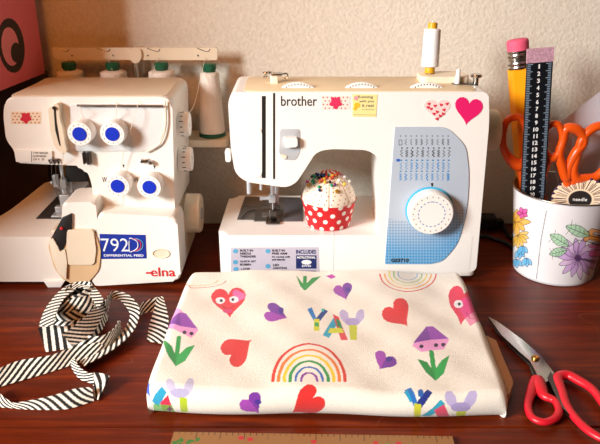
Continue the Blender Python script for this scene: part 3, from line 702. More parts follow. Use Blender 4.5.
# stickers on the arm
ys_ = Y0
washi(321, 350, 95.5, 109.5, ys_, BR, reddot, mat('blush_sticker_paper', 'F3E6DC', .6), mat('raspberry', 'E0305E', .5))
bm = bmesh.new(); slab(bm, W([(352.5, 94), (377.5, 94.5), (376, 117), (352.5, 116.5)], ys_), ys_-.0005, ys_+.001); nt_ = obj('note_sticker', bm, mat('yellow_note', 'F4E69A', .7), BR, smooth=0)
bm = bmesh.new(); ptext(bm, 'Running', 358, 373, 95.5, 99, ys_-.0008, .01); ptext(bm, 'with you', 359, 374, 100, 103, ys_-.0008, .01); ptext(bm, 'it rest', 362, 374, 104, 107, ys_-.0008, .01)
tube(bm, [Q(353, 114.7, ys_-.0006), Q(376, 115, ys_-.0006)], .0003, 5); tube(bm, catmull([Q(362+2*k, 109+(k % 2), ys_-.0006) for k in range(7)], 3), .0003, 5); obj('note_writing', bm, greyink, nt_, smooth=0)
bm = bmesh.new(); slab(bm, W(ell(357, 105, 3, 2.6), ys_), ys_-.0009, ys_); slab(bm, W(ell(355, 108.5, 2, 1.6), ys_), ys_-.0009, ys_); obj('note_sun', bm, mat('sun_yellow', 'F0C020', .6), nt_, smooth=0)
bm = bmesh.new(); slab(bm, W(blob(356, 98, 2.6, 5, .3), ys_), ys_-.0009, ys_); obj('note_flower', bm, mat('soft_pink', 'F0A0A8', .6), nt_, smooth=0)
bm = bmesh.new(); slab(bm, W(heart(437, 110, 26.5, 21), ys_), ys_-.0005, ys_+.001); hs = obj('heart_sticker', bm, mat('pale_pink_paper', 'F7DAD6', .6), BR, smooth=0)
bm = bmesh.new()
for k, (x, y) in enumerate([(429, 104), (435, 106), (441, 105), (447, 104), (431, 109), (437, 112), (444, 110), (434, 114), (440, 116), (437, 119), (428, 107.5), (443, 114)]): slab(bm, W(heart(x, y, 3.6, 3.2, (k % 3-1)*.3, 14), ys_), ys_-.0009, ys_)
obj('tiny_hearts', bm, mat('small_heart_red', 'DB3048', .6), hs, smooth=0)
bm = bmesh.new(); slab(bm, W(heart(468, 111.5, 28, 27.5, .15), ys_), ys_-.0006, ys_+.001); obj('heart_sticker', bm, hotpink, BR, smooth=0)['label'] = 'hot pink heart sticker'
# feature label on the bed
ylb = Y0
bm = bmesh.new(); slab(bm, fillet(W([(231, 247.5), (319, 247), (320, 283), (231, 283)], ylb), .002), ylb-.0004, ylb+.001); fl = obj('feature_label', bm, mat('silver_label', 'C6C1D0', .45), BR, smooth=0)
fl['label'] = 'silver feature label'
for (s, x0, x1, y) in (('BUILT-IN', 240, 253, 249.5), ('NEEDLE', 240, 251, 252.5), ('THREADER', 240, 256, 255.5), ('QUICK SET', 240, 256, 260.5), ('BOBBIN', 240, 251, 263.5), ('1-STEP', 241, 250, 268), ('BUTTONHOLE', 241, 260, 271), ('BUILT-IN', 272, 285, 249.5), ('FREE ARM', 272, 287, 252.5), ('for sewing cuffs', 272, 290, 256), ('and sleeves', 272, 285, 258.5), ('LED', 273, 279, 264), ('LIGHTING', 273, 287, 267), ('for bright light', 273, 291, 270.2), ('DIRECTIONAL', 273, 289, 272.6)):
    bm = bmesh.new(); ptext(bm, s, x0, x1, y, y+2.1, ylb-.0007, .03); obj('label_text', bm, ink, fl, smooth=0)
bm = bmesh.new(); ptext(bm, 'INCLUDES', 296, 316, 249.8, 253.8, ylb-.0007, .03); slab(bm, W([(296, 255.2), (316.5, 255.2), (316.5, 268.5), (296, 268.5)], ylb), ylb-.0006, ylb); slab(bm, W([(296, 270.5), (316, 270.5), (316, 283), (296, 283)], ylb), ylb-.0006, ylb); obj('label_block', bm, navy, fl, smooth=0)
bm = bmesh.new(); ptext(bm, 'INSTRUCTIONAL', 297, 315.5, 256.4, 258.6, ylb-.001, .03); ptext(bm, 'DVD', 302, 311, 265, 267, ylb-.001, .02); ptext(bm, 'VARIETY OF', 297, 315, 271.6, 274, ylb-.001, .02); slab(bm, W(ell(306.5, 262, 5, 2.3), ylb), ylb-.0009, ylb); obj('block_text', bm, whiteink, fl, smooth=0)
for x, y in ((235.5, 251), (235.5, 262), (236, 269), (268, 251), (268, 266)):
    bm = bmesh.new(); slab(bm, W(ell(x, y, 2.6, 2.2), ylb), ylb-.0007, ylb); obj('label_icon', bm, lightblue, fl, smooth=0)

# spool of white thread on the pin
sc_ = thing('thread_spool', 'tall white thread spool with yellow ends, on the pin of the right-hand sewing machine', 'thread spool', tuple(sp0))
prof = [(.010, .009)]+[(.0128-(.0007*s/40)+(.0003 if s % 2 else 0), .010+s/40*(SL-.020)) for s in range(41)]+[(.010, SL-.009)]
bm = bmesh.new(); lathe(bm, prof, sp0, ax, 36); obj('wound_thread', bm, threadwhite, sc_, smooth=70)
bm = bmesh.new(); lathe(bm, [(.0075, .0003), (.0078, .001), (.0072, .0095)], sp0, ax, 24); obj('bottom_end', bm, yellowcore, sc_); bm = bmesh.new(); lathe(bm, [(.0068, SL-.010), (.007, SL-.001), (.0055, SL)], sp0, ax, 24); obj('top_end', bm, yellowcore, sc_)

# ================================================================== CUPCAKE PINCUSHION
cc = P(329, 221, zb); cyc = .992; cx = Q(328.5, 215, cyc).x
PC = thing('pincushion', 'cupcake pincushion with red polka-dot cup on the bed of the right-hand machine', 'pincushion', (cx, cyc, zb))
rb_, rt_, hh = .0342, .0425, .042
nu, nv = 420, 130
TH, HH = np.meshgrid(np.linspace(0, 2*pi, nu, endpoint=False), np.linspace(0, 1, nv))
RR = rb_+(rt_-rb_)*HH; RR = RR+.0012*np.sin(TH*9)*HH*.4
RR = np.where(HH < .03, RR*(.97+HH), RR); RR = np.where(HH > .96, RR+.0008, RR)
pr2 = Print(TH, HH, 'D3141E'); nd = 13
for j, hv in enumerate((.08, .38, .66, .93)):
    for i in range(nd):
        t0 = 2*pi*(i+(.5 if j % 2 else 0)+random.uniform(-.12, .12))/nd
        for off in (-2*pi, 0, 2*pi): pr2.poly(ell(t0+off, hv+random.uniform(-.04, .04), .098, .088), 'FBF4EC')
XX = cx+RR*np.cos(TH); YY = cyc+RR*np.sin(TH); ZZ = zb+.0008+HH*hh
cup = grid_mesh('cup', XX, YY, ZZ, pr2.c, painted, PC, wrap=True)
bm = bmesh.new(); lathe(bm, [(rb_*.9, 0.0002), (rb_*.97, .0012)], (cx, cyc, zb), seg=48); obj('cup_bottom', bm, redh, PC)
# dome
Rd = .0415; zc = zb+hh-.0025; sq = .99
PH = np.linspace(.0, pi/2, 220); TH, PH = np.meshgrid(np.linspace(0, 2*pi, 520, endpoint=False), PH)
seams = 8
rmod = 1-.035*np.exp(-((np.abs(((TH*seams/(2*pi)) % 1)-.5)-.5)/.05)**2)*np.cos(PH)
XX = cx+Rd*rmod*np.cos(PH)*np.cos(TH); YY = cyc+Rd*rmod*np.cos(PH)*np.sin(TH); ZZ = zc+Rd*sq*rmod*np.sin(PH)
pr3 = Print(TH, PH, 'F6E8D4')
for j in range(9):
    ph = .17+j*.155; n_ = max(4, int(26*cos(ph)))
    for i in range(n_):
        t0 = 2*pi*(i+.5*(j % 2))/n_; pr3.poly(ell(t0, ph, .028/max(.15, cos(ph)), .028, 0, 10), 'B04A3C' if (i+j) % 4 else 'C8853F')
cold = pr3.c.reshape(220, 520, 3)
sm = (np.abs(((TH*seams/(2*pi)) % 1)-.5) > .488); cold[sm] = np.array(lin('EBCDB8'))
grid_mesh('cushion', XX, YY, ZZ, cold.reshape(-1, 3), painted, PC, wrap=True)
# peppermint button on top
topc = Vector((cx, cyc, zc+Rd*sq))
nb = 60; A2, B2 = np.meshgrid(np.linspace(0, 2*pi, 120, endpoint=False), np.linspace(-pi/2, pi/2, nb))
pm = Print(A2, B2, 'F4E9E0'); sw = ((A2.ravel()*6/(2*pi)+B2.ravel()*.7) % 1) < .55; pm.c[sw] = np.array(lin('D23A2C'))
grid_mesh('striped_button', topc.x+.0105*np.cos(B2)*np.cos(A2), topc.y+.0105*np.cos(B2)*np.sin(A2), topc.z+.002+.007*np.sin(B2), pm.c, painted, PC, wrap=True)
# pins: each one a thing
def dome_hit(px, py, R=Rd):
    o = Vector((0, 0, CH)); r = ray(px, py).normalized(); c = Vector((cx, cyc, zc)); oc = o-c; b_ = oc.dot(r); dsc = b_*b_-(oc.dot(oc)-R*R)
    if dsc < 0:
        p = o+r*(-b_); return c+(p-c).normalized()*R
    return o+r*(-b_-sqrt(dsc))
pc = {}
def pinmat(name, hx_, **k):
    if name not in pc: pc[name] = mat('pin_'+name, hx_, .25, **k)
    return pc[name]
hexes = dict(green='0F9A6E', blue='1C4FA8', navy='152A6A', black='17151A', red='D6392C', orange='E8732A', yellow='F0C020', pink='D86A8A', white='F5F0F0', purple='6A2A6E')
pins = [('navy', 160, 88), ('blue', 176, 92), ('green', 130, 103), ('green', 148, 118), ('green', 128, 148), ('green', 124, 160), ('green', 133, 172), ('black', 100, 92), ('black', 152, 66), ('black', 185, 130),
        ('orange', 214, 78), ('navy', 238, 98), ('blue', 226, 108), ('green', 284, 98), ('red', 262, 118), ('yellow', 240, 135), ('pink', 205, 150), ('orange', 218, 145), ('yellow', 246, 168), ('black', 295, 168),
        ('green', 310, 200), ('purple', 345, 192), ('navy', 192, 248), ('green', 186, 215), ('white', 385, 150), ('yellow', 438, 188), ('white', 440, 118), ('white', 486, 160), ('orange', 300, 130), ('red', 326, 122),
        ('orange', 350, 100), ('yellow', 320, 104), ('red', 350, 60), ('green', 310, 4), ('orange', 385, 60), ('navy', 166, 102), ('black', 212, 112), ('red', 290, 82), ('blue', 205, 98), ('red', 232, 62), ('orange', 196, 162), ('white', 66, 128), ('red', 370, 92)]
places = {}
cvec = Vector((cx, cyc, zc))
first = {}
def side_word(x, y):
    h = 'near its left side' if x < 140 else ('near its right side' if x > 330 else ('left of its middle' if x < 215 else 'right of its middle'))
    v = 'high' if y < 90 else ('midway up' if y < 150 else 'low')
    return v, h
pinlabels = {}
cnt = {}
for i, (cn, a_, b_) in enumerate(pins): cnt.setdefault(cn, []).append(i)
for cn, ids in cnt.items():
    order = sorted(ids, key=lambda i: pins[i][1])
    for r_, i in enumerate(order):
        n_ = len(order); ordn = ['leftmost', 'second from the left', 'third from the left', 'fourth from the left', 'fifth from the left', 'sixth from the left', 'seventh from the left', 'eighth from the left', 'ninth from the left']
        w_ = 'only' if n_ == 1 else (ordn[r_] if r_ < n_-1 or n_ == 2 and r_ == 0 else 'rightmost')
        nm = 'the only one of its colour' if n_ == 1 else f'{w_} of the {cn} ones'
        pinlabels[i] = f'{cn} ball-headed pin in the cupcake pincushion, {nm}'
for i, (cn, a_, b_) in enumerate(pins):
    px_, py_ = 300+a_/9.87, 165+b_/9.87
    h = dome_hit(px_, py_, Rd*.99+.0035); nrm = (h-cvec).normalized(); base_ = cvec+nrm*(Rd*.9); hd = h
    bm = bmesh.new(); L_ = (hd-base_).length
    lathe(bm, [(.0003, 0), (.0003, L_)], base_, nrm, 6)
    bmesh.ops.create_uvsphere(bm, u_segments=12, v_segments=8, radius=.0025, matrix=Matrix.Translation(hd))
    for v in bm.verts: v.co -= base_
    o = obj('pin', bm, pinmat(cn, hexes[cn]), smooth=60); o.location = base_
    tag(o, pinlabels[i], 'pin', 'ball-headed pins in the cupcake pincushion')
for (px_, py_, m_, lb) in ((304, 178.5, pinmat('magenta', 'D0207A'), 'magenta flat-headed pin at the left edge of the cupcake pincushion'), (342.5, 170.5, pinmat('magenta', 'D0207A'), 'large magenta flower pin at the top right of the cupcake pincushion'),
                           (309, 185, pinmat('gold', 'E2A93A', metal=.6), 'gold flower pin on the left of the cupcake pincushion'), (337, 191.5, pinmat('gold', 'E2A93A'), 'gold flower pin on the right of the cupcake pincushion')):
    h = dome_hit(px_, py_, Rd*.99+.002); nrm = (h-cvec).normalized(); base_ = cvec+nrm*Rd*.92; _, u_, v_ = frame(nrm)
    bm = bmesh.new(); bb = blob(0, 0, .0042 if 'large' in lb or 'gold' in lb else .003, 5, .35, 30)
    if 'flat-headed' in lb: nrm2 = Vector((-.5, -.7, .3)).normalized(); _, u_, v_ = frame(nrm2)
    f1 = [bm.verts.new(h+u_*a_+v_*b_) for a_, b_ in bb]; f2 = [bm.verts.new(h+nrm*.0018+(u_*a_+v_*b_)*.8) for a_, b_ in bb]
    bm.faces.new(f1); bm.faces.new(f2)
    for k in range(30): bm.faces.new((f1[k], f1[(k+1) % 30], f2[(k+1) % 30], f2[k]))
    lathe(bm, [(.0004, 0), (.0004, (h-base_).length)], base_, nrm, 6)
    for v in bm.verts: v.co -= base_
    o = obj('flower_pin', bm, m_); o.location = base_; tag(o, lb, 'pin')

# ================================================================== FOLDED FLEECE
T = .034
def towel():
    bl = P(180, 281, T*.6); brr = P(459, 276, T*.6); fl_ = P(148, 409, .0); fr_ = P(503, 413, .0)
    bl = Vector((-.168, .917)); brr = Vector((.245, .925)); fl_ = Vector((-.175, .614)); fr_ = Vector((.233, .606))
    nu, nv = 620, 470
    def warp(n, k):                      # more points near the rolled rims; returns inward fraction and roll angle
        return np.linspace(0, 1, n)
    U, V = np.meshgrid(warp(nu, 0), warp(nv, 0))       # V 0 front .. 1 back
    # a cross-section that is flat on top and rolls down to the desk at both ends, by arc length
    def section(s, L, h, r):
        """s 0..1 along the sheet; L footprint; rolls of half-height r; returns (pos 0..L, height 0..h, arc)"""
        qa = r*pi/2+max(h-2*r, 0)+r*pi/2; tot = 2*qa+(L-2*r); a = s*tot
        def roll(a):                     # from the desk up and over: half round of height h, depth r
            ph = np.clip(a/qa, 0, 1)*pi/2*2/2
            ang = np.clip(a/qa, 0, 1)*pi
            return r*(1-np.sin(ang))*(ang < pi/2)+0*ang, ang
        x = np.empty_like(a); z = np.empty_like(a)
        m1 = a < qa; m3 = a > tot-qa; m2 = ~(m1 | m3)
        ang = np.clip(a/qa, 0, 1)*pi       # 0 at foot, pi at top
        x[m1] = (r*(1-np.sin(ang[m1])))*(ang[m1] < pi/2)+(r*(1-np.sin(ang[m1])))*(ang[m1] >= pi/2)
        z[m1] = h/2*(1-np.cos(ang[m1]))
        x[m2] = r+(a[m2]-qa); z[m2] = h
        an = np.clip((tot-a)/qa, 0, 1)*pi
        x[m3] = L-r*(1-np.sin(an[m3])); z[m3] = h/2*(1-np.cos(an[m3]))
        return x/L, z/h, a-qa+r, tot
    xu, zu, au, tu = section(U.ravel(), .41, T, .013); xv, zv, av, tv = section(V.ravel(), .315, T, .015)
    xu = xu.reshape(U.shape); zu = zu.reshape(U.shape); xv = xv.reshape(U.shape); zv = zv.reshape(U.shape); au = au.reshape(U.shape); av = av.reshape(U.shape)
    LU, LV = .41, .315
    du = np.minimum(xu, 1-xu)*LU; dv = np.minimum(xv, 1-xv)*LV
    du2 = np.where(zv < zu, np.maximum(du, dv*(.013/.015)), du); dv2 = np.where(zu < zv, np.maximum(dv, du*(.015/.013)), dv)
    xu = np.where(xu < .5, du2/LU, 1-du2/LU); xv = np.where(xv < .5, dv2/LV, 1-dv2/LV)
    X = (fl_.x*(1-xu)+fr_.x*xu)*(1-xv)+(bl.x*(1-xu)+brr.x*xu)*xv
    Y = (fl_.y*(1-xu)+fr_.y*xu)*(1-xv)+(bl.y*(1-xu)+brr.y*xu)*xv
    # corners pull in a little
    k = (np.abs(xu-.5)*2)**8*(np.abs(xv-.5)*2)**8
    X -= k*.006*np.sign(xu-.5); Y -= k*.005*np.sign(xv-.5)
    Z = T*np.minimum(zu, 1)*np.minimum(zv, 1)
    # soft waves and one faint fold line of the cloth under it
    wv = .0016*np.sin(X*38+Y*11)+.0012*np.sin(Y*47-X*13+1)+.0008*np.sin(X*90+2)*np.cos(Y*70)
    sag = -.0035*np.exp(-((X-.19)/.05)**2)+.002*np.exp(-((X+.05)/.12)**2)
    Z = Z+(wv+sag)*(Z/T)
    Y = Y+.0022*np.sin(X*30+1)*np.clip(1-xv/.25, 0, 1)*(1-(np.abs(xu-.5)*2)**12)+.003*np.sin(X*17)*np.clip((xv-.75)/.25, 0, 1)
    Z = np.maximum(Z, .0004)
    return X, Y, Z, au, av
TX, TY, TZ, TA, TB = towel()
PXt, PYt = proj(TX, TY, TZ)
# points that the print is laid out from: upper, camera side of the sheet
vis = (TZ > .003)
vis &= ~((TB > .30) & (TZ < T*.6))
fx = PXt[vis]; fy = PYt[vis]; fa = TA[vis]; fb = TB[vis]
def CL(pts):
    out = []
    for x, y in pts:
        i = np.argmin((fx-x)**2+(fy-y)**2); d2 = (fx[i]-x)**2+(fy[i]-y)**2
        # beyond the sheet's rim: carry on along it
        a_, b_ = fa[i], fb[i]
        if d2 > 2: a_ += (x-fx[i])/870; b_ -= (y-fy[i])/520
        out.append((a_, b_))
    return out
pt = Print(TA, TB, 'F6EFE2')
def cp(pts, col, a=1.): pt.poly(CL(pts), col, a)
def cl(pts, w_, col): pt.line(CL(pts), w_/850, col)
def hrt(x, y, w_, h_, rot, c1, c2=None):
    H_ = heart(x, y, w_, h_, rot); cp(H_, c1)
    if c2: cp([(a_, b_) for a_, b_ in H_[:14]]+[(x, y)], c2)
# hearts with faces
hrt(229, 303, 35, 30, -.06, 'E02430'); cp(blob(238, 296, 7, 3, .3), 'E56AB0'); 
cp(ell(220.5, 300.5, 4.6, 3.4), 'F4F0F4'); cp(ell(234, 299.5, 4.6, 3.4), 'F4F0F4'); cp(ell(221.5, 300.5, 1.5, 1.5), '201020'); cp(ell(233, 299.5, 1.5, 1.5), '201020')
cl([(222, 306), (226, 308.5), (231, 308), (234, 305)], 1.1, '8A1030'); cp(ell(228, 311, 5, 2), 'D83C78')
hrt(463, 306, 31, 40, .1, 'E53054'); cp([(455, 302), (478, 296), (482, 322), (470, 326)], 'EE3C9A', .7); cp(ell(458.5, 304, 4.6, 4), 'F4F0F4'); cp(ell(459.5, 304, 1.6, 1.6), '201020'); cl([(466, 312), (470, 318), (474, 319)], 1.2, 'C02070')
# plain hearts
hrt(239, 349, 30, 32, -2.2, 'DD2A26'); hrt(399, 315, 29, 29, -.66, 'E02A2C'); hrt(306, 403, 30, 35, .95, 'DD2A26')
for (x, y, w_, h_, rt) in ((277, 314, 19, 24, -1.2), (344, 292, 19, 17, -.3), (384, 362, 24, 18, .5), (253, 405, 24, 21, -.65)):
    H_ = heart(x, y, w_, h_, rt); cp(H_, 'A646B6'); cp(H_[:13]+[(x, y)], '7A34A4'); cp(ell(x+w_*.22, y-h_*.15, w_*.14, h_*.14), '4A2A94')
# rainbows
def bow(cx_, cy_, r0_, sx, sy, cols, t0=pi, t1=2*pi, wd=3.2, gap=5.6):
    for k_, c_ in enumerate(cols):
        r_ = r0_-k_*gap
        if r_ < 2: break
        cl([(cx_+r_*sx*cos(t0+(t1-t0)*j/22), cy_+r_*sy*sin(t0+(t1-t0)*j/22)) for j in range(23)], wd*(.8 if k_ > 3 else 1), c_)
RB = ['DE3A2A', 'F08030', 'F2CF28', '2F9A4A', '2A6AC0', '8A3AA8']
bow(309, 381, 36, 1, 1.03, RB)
bow(408, 274, 28, 1, .62, RB[:1]+['F0A030', 'E8D858', '9CC870', '8AB8D8'], 0, pi, 1.8, 4.6)
bow(195, 279, 20, 1.6, .45, ['E05A4A', 'E8B060'], .2, pi-.2, 1.2, 5)
# mushrooms
def shroom(x, y, s, tilt=0):
    def R_(pts):
        return [(x+(a_*cos(tilt)-b_*sin(tilt))*s, y+(a_*sin(tilt)+b_*cos(tilt))*s) for a_, b_ in pts]
    cp(R_([(-18, 0), (-2, -17), (3, -16), (18, -3), (12, 6), (-10, 7)]), 'EFA0D8'); cp(R_([(-17, -2), (-3, -17), (3, -17), (17, -4), (0, -4)]), '9A44B6')
    cp(R_([(-17, -2), (-3, -17), (0, -4)]), '8038A4')
    for e_ in (-9, 5, 12): cp(R_(ell(e_, 1.5, 2, 1.8)), '301030')
    cl(R_([(0, 7), (1, 33)]), 4.6*s, '1E9A3C')
    cp(R_([(2, 36), (-7, 27), (-14, 13), (-5, 17), (0, 26)]), '178A34'); cp(R_([(1, 36), (10, 29), (17, 12), (9, 16), (2, 25)]), '25A848')
shroom(431, 344, 1.04, -.08); shroom(180, 330, 1.02, .16)
cp([(296, 275), (300, 286), (304, 290), (306, 290), (311, 285), (321, 276), (312, 278), (307, 283), (307, 276), (303, 276), (303, 284)], '1E9A3C')
cp([(326, 276), (332, 274), (336, 277), (331, 279)], 'C03AA8')
# YAY lettering, torn-paper look
def Yl(x, y, s, c1, c2, c3):
    cp([(x-12*s, y-10*s), (x-6*s, y-13*s), (x+1*s, y+4*s), (x-2*s, y+8*s)], c1); cp([(x+10*s, y-11*s), (x+15*s, y-8*s), (x+3*s, y+8*s), (x-2*s, y+4*s)], c2)
    cp([(x-3*s, y+2*s), (x+4*s, y+3*s), (x+3*s, y+18*s), (x-3*s, y+18*s)], c3)
Yl(316.5, 317, .76, '1C7CC8', '143A8C', 'D8D828')
cp(ell(323, 310, 1.5, 1.5), '20C0B0'); cp([(314.5, 322), (319, 323), (319, 327), (315, 326)], '3AA850')
cp([(323, 335), (329, 338), (339, 321), (334, 317)], '28A8C8'); cp([(333, 314), (339, 317), (348, 340), (341, 340)], 'E03A4A'); cp([(330, 328), (342, 328), (344, 333), (328, 333)], 'D8DC30'); cp([(336, 318), (340, 321), (343, 329), (337, 326)], '2A8A50')
for (x, y) in ((353, 318), (359, 318)): pass
cp(ell(344.5, 316, 4.2, 7, -.35), 'C2B4DC'); cp(ell(360, 316, 4.2, 7, .35), 'C2B4DC'); cp(ell(352.5, 322, 7.5, 4.2), 'B0A0D2'); cp([(349.5, 325), (357, 325), (357, 340), (350, 340)], 'C8D020')
Yl(417, 401, 1.05, '1C74C4', '142E86', 'D0D028'); cp(ell(421, 393, 3, 4), '2060B0'); cp([(404, 393), (410, 403), (412, 401), (407, 390)], '18A0C8')
cp([(420, 416), (430, 416), (446, 404), (441, 400)], '28A8C8'); cp([(434, 410), (444, 404), (450, 416), (438, 418)], 'E04A6A')
cp(ell(451, 399, 5.5, 8.5, -.4), 'BFB4DE'); cp(ell(471, 399, 5.5, 9.5, .45), 'BFB4DE'); cp(ell(461, 407, 10, 5), 'AC9ED2'); cp([(456, 411), (466, 411), (465, 418), (456, 418)], 'C8D020')
cp(ell(171, 386, 4.5, 7.5, -.35), 'C6C2DE'); cp(ell(189, 386, 4.5, 8.5, .35), 'C6C2DE'); cp(ell(180, 393, 9.5, 4.8), 'B6B0D4'); cp([(180, 397), (187, 398), (189, 412), (181, 412)], 'B4CC20')
cp([(152, 401), (158, 407), (167, 392), (162, 387)], '28A0C8'); cp([(160, 403), (168, 395), (176, 412), (164, 412)], 'D8264A'); cp([(153, 405), (172, 405), (176, 413), (154, 413)], '54B428', .8); cp(blob(170, 409, 3, 4, .5), '6A1A5A')
cp([(150, 384), (153, 381), (154, 393), (150, 398)], '3A60C8')
fab = thing('folded_fabric', 'folded cream fleece printed with hearts, rainbows and mushrooms, lying in front of the machines', 'fabric', (.03, .77, 0))
grid_mesh('printed_fleece', TX, TY, TZ, pt.c, clothm, fab)
bm = bmesh.new(); up = [(P(478, 340, 0).x-.03, P(478, 340, 0).y), tuple(P(494, 342, .004).xy), tuple(P(502, 362, .004).xy), tuple(P(513, 388, .004).xy), tuple(P(507, 404, .004).xy), (P(480, 404, 0).x-.02, P(480, 404, 0).y)]
plate(bm, fillet(up, .008), .0006, .012, .004, 3); o = obj('under_layer', bm, underf, fab, wn=True); o['label'] = 'beige under-layer of fabric'

# ================================================================== STRIPED BIAS TAPE
def striped(sts, name=None, n=14, W_=.024, period=.0092, slope=.9, flipst=1):
    """sts: pairs of edge points (A, B) in the world; returns arrays for both faces and the rim"""
    A_ = catmull([s[0] for s in sts], n); B_ = catmull([s[1] for s in sts], n)
    # even out by arc length, finely
    A_ = np.array([tuple(v) for v in A_]); B_ = np.array([tuple(v) for v in B_]); M_ = (A_+B_)/2
    s = np.concatenate([[0], np.cumsum(np.linalg.norm(np.diff(M_, axis=0), axis=1))]); L_ = s[-1]
    k = max(12, int(L_/.0006)); t = np.linspace(0, L_, k)
    A_ = np.stack([np.interp(t, s, A_[:, i]) for i in range(3)], -1); B_ = np.stack([np.interp(t, s, B_[:, i]) for i in range(3)], -1)
    m_ = 26; v = np.linspace(0, 1, m_)
    G_ = A_[:, None, :]*(1-v)[None, :, None]+B_[:, None, :]*v[None, :, None]
    tang = np.gradient((A_+B_)/2, axis=0); acr = B_-A_; nn = np.cross(tang, acr); nn /= np.linalg.norm(nn, axis=1)[:, None]+1e-12
    th = .0005
    top_ = G_+nn[:, None, :]*th; bot = G_[:, ::-1]-nn[:, None, :]*th
    full = np.concatenate([top_, bot, top_[:, :1]], 1)
    tt_ = np.repeat(t[:, None], m_, 1); vv = np.repeat(v[None, :], k, 0)*W_
    ph = np.concatenate([tt_+slope*flipst*vv, (tt_+slope*flipst*vv)[:, ::-1], (tt_+slope*flipst*vv)[:, :1]], 1)
    c = np.where(((ph/period) % 1 < .54)[..., None], np.array(lin('100D0C')), np.array(lin('FBF3E4')))
    return full, c
def ribbon_mesh(name, strands, parent):
    vs = []; fs = []; cs = []; off = 0
    for full, c in strands:
        k, m_, _ = full.shape; i = np.arange(k*m_).reshape(k, m_)+off
        f = np.stack([i[:-1, :-1], i[1:, :-1], i[1:, 1:], i[:-1, 1:]], -1).reshape(-1, 4)
        vs.append(full.reshape(-1, 3)); fs.append(f); cs.append(c.reshape(-1, 3)); off += k*m_
    V_ = np.concatenate(vs); V_[:, 2] = np.maximum(V_[:, 2], .0006); F_ = np.concatenate(fs); C_ = np.concatenate(cs)
    me = bpy.data.meshes.new(name); me.vertices.add(len(V_)); me.vertices.foreach_set('co', V_.ravel().astype(np.float32))
    me.loops.add(F_.size); me.loops.foreach_set('vertex_index', F_.ravel().astype(np.int32)); me.polygons.add(len(F_)); me.polygons.foreach_set('loop_start', (np.arange(len(F_))*4).astype(np.int32)); me.update(calc_edges=True)
    at = me.color_attributes.new('Col', 'FLOAT_COLOR', 'POINT'); at.data.foreach_set('color', np.concatenate([C_, np.ones((len(C_), 1))], 1).ravel().astype(np.float32))
    return link(name, me, tapem, parent, 60)
def E_(up, lo, zu=.020, zl=.001):
    n_ = len(up); f = lambda z, i: z[i] if isinstance(z, (list, tuple)) else z
    return [(P(*up[i], f(zu, i)), P(*lo[i], f(zl, i))) for i in range(n_)]
S = []
S.append(striped(E_([(-12, 374), (0, 368), (20, 360.5), (51, 355), (73, 347), (101, 341), (115, 331), (120, 321)], [(-10, 392), (0, 387), (24, 380), (54, 371), (74, 364.5), (101, 356), (112, 348), (122, 333)], .016), slope=1.1))
S.append(striped(E_([(-6, 388), (3, 396), (12, 402), (20, 402), (51, 396), (74, 389), (92, 387)], [(-8, 402), (0, 407), (10, 408), (20, 409), (42, 410), (68, 409), (94, 401)], [.010, .010, .006, .008, .012, .014, .014]), slope=1.1, flipst=-1))
S.append(striped(E_([(94, 372), (108, 375), (109, 377)], [(94, 398), (98, 400), (98, 401)][:3], .016), slope=-.6))
S.append(striped(E_([(109, 376), (98, 374), (87, 372), (79, 366), (74, 358)], [(99, 392), (92, 384), (80, 379), (73, 370), (70, 362)], .014), slope=-1))
S.append(striped(E_([(104, 303), (110, 293), (117, 291), (129, 295), (139, 307), (138, 321), (130, 335), (111, 351), (84, 366)], [(108, 312), (111, 301), (117, 299), (123, 303), (130, 314), (126.6, 326), (116.5, 339), (98, 350), (79, 360)], [.03, .032, .032, .03, .024, .02, .016, .012, .012], [.015, .02, .022, .02, .012, .006, .003, .001, .001]), slope=1.1))
S.append(striped(E_([(134, 311), (140, 304), (149, 299.5), (158, 297), (161, 297.5)], [(135, 321), (142, 314), (150, 312), (157, 311), (160, 311)], .014), slope=1.1))
S.append(striped(E_([(163, 296), (167, 311), (168.5, 322), (165, 344)], [(157, 298), (152, 316), (149, 326), (147, 341)], [.014, .01, .006, .002], [.014, .010, .006, .001]), slope=.9))
# the coil: rings of tape standing on edge, each leaning its own way
cen = P(76, 322, 0)
def ring(cxr, cyr, rad, zlo, hgt, lean, ax_, ecc=1., t0=0., turns=1., out=0., wob=.003, tilt=0.):
    sts = []
    n_ = int(26*turns)
    for k_ in range(n_+1):
        t = t0+2*pi*turns*k_/n_; w_ = 1+wob/rad*sin(3*t+ax_)
        r_ = rad*w_; p_ = Vector((cxr+r_*cos(t), cyr+r_*ecc*sin(t), zlo+tilt*sin(t+ax_)+tilt))
        o_ = Vector((cos(t)*out, sin(t)*out, hgt))
        sts.append((p_+o_, p_))
    return sts
S.append(striped(ring(cen.x, cen.y, .041, .000, .022, 0, .3, .95, .4, 1.0, -.006, .003), n=4, slope=1.0))
S.append(striped(ring(cen.x+.001, cen.y+.002, .037, .006, .022, 0, 1.3, .95, 1.4, 1.0, -.008, .003, .004), n=4, slope=-1.0))
S.append(striped(ring(cen.x+.001, cen.y+.004, .033, .014, .020, 0, 2.3, .95, 2.4, 1.0, -.010, .002, .006), n=4, slope=1.0))
S.append(striped(ring(cen.x+.004, cen.y+.010, .024, .020, .022, 0, .9, .9, 3.4, 1.6, -.006, .002, .005), n=4, slope=-1.0))
S.append(striped(ring(cen.x+.006, cen.y+.012, .019, .018, .024, 0, .9, .9, 1.4, 1.0, -.003, .002, .005), n=4, slope=1.0))
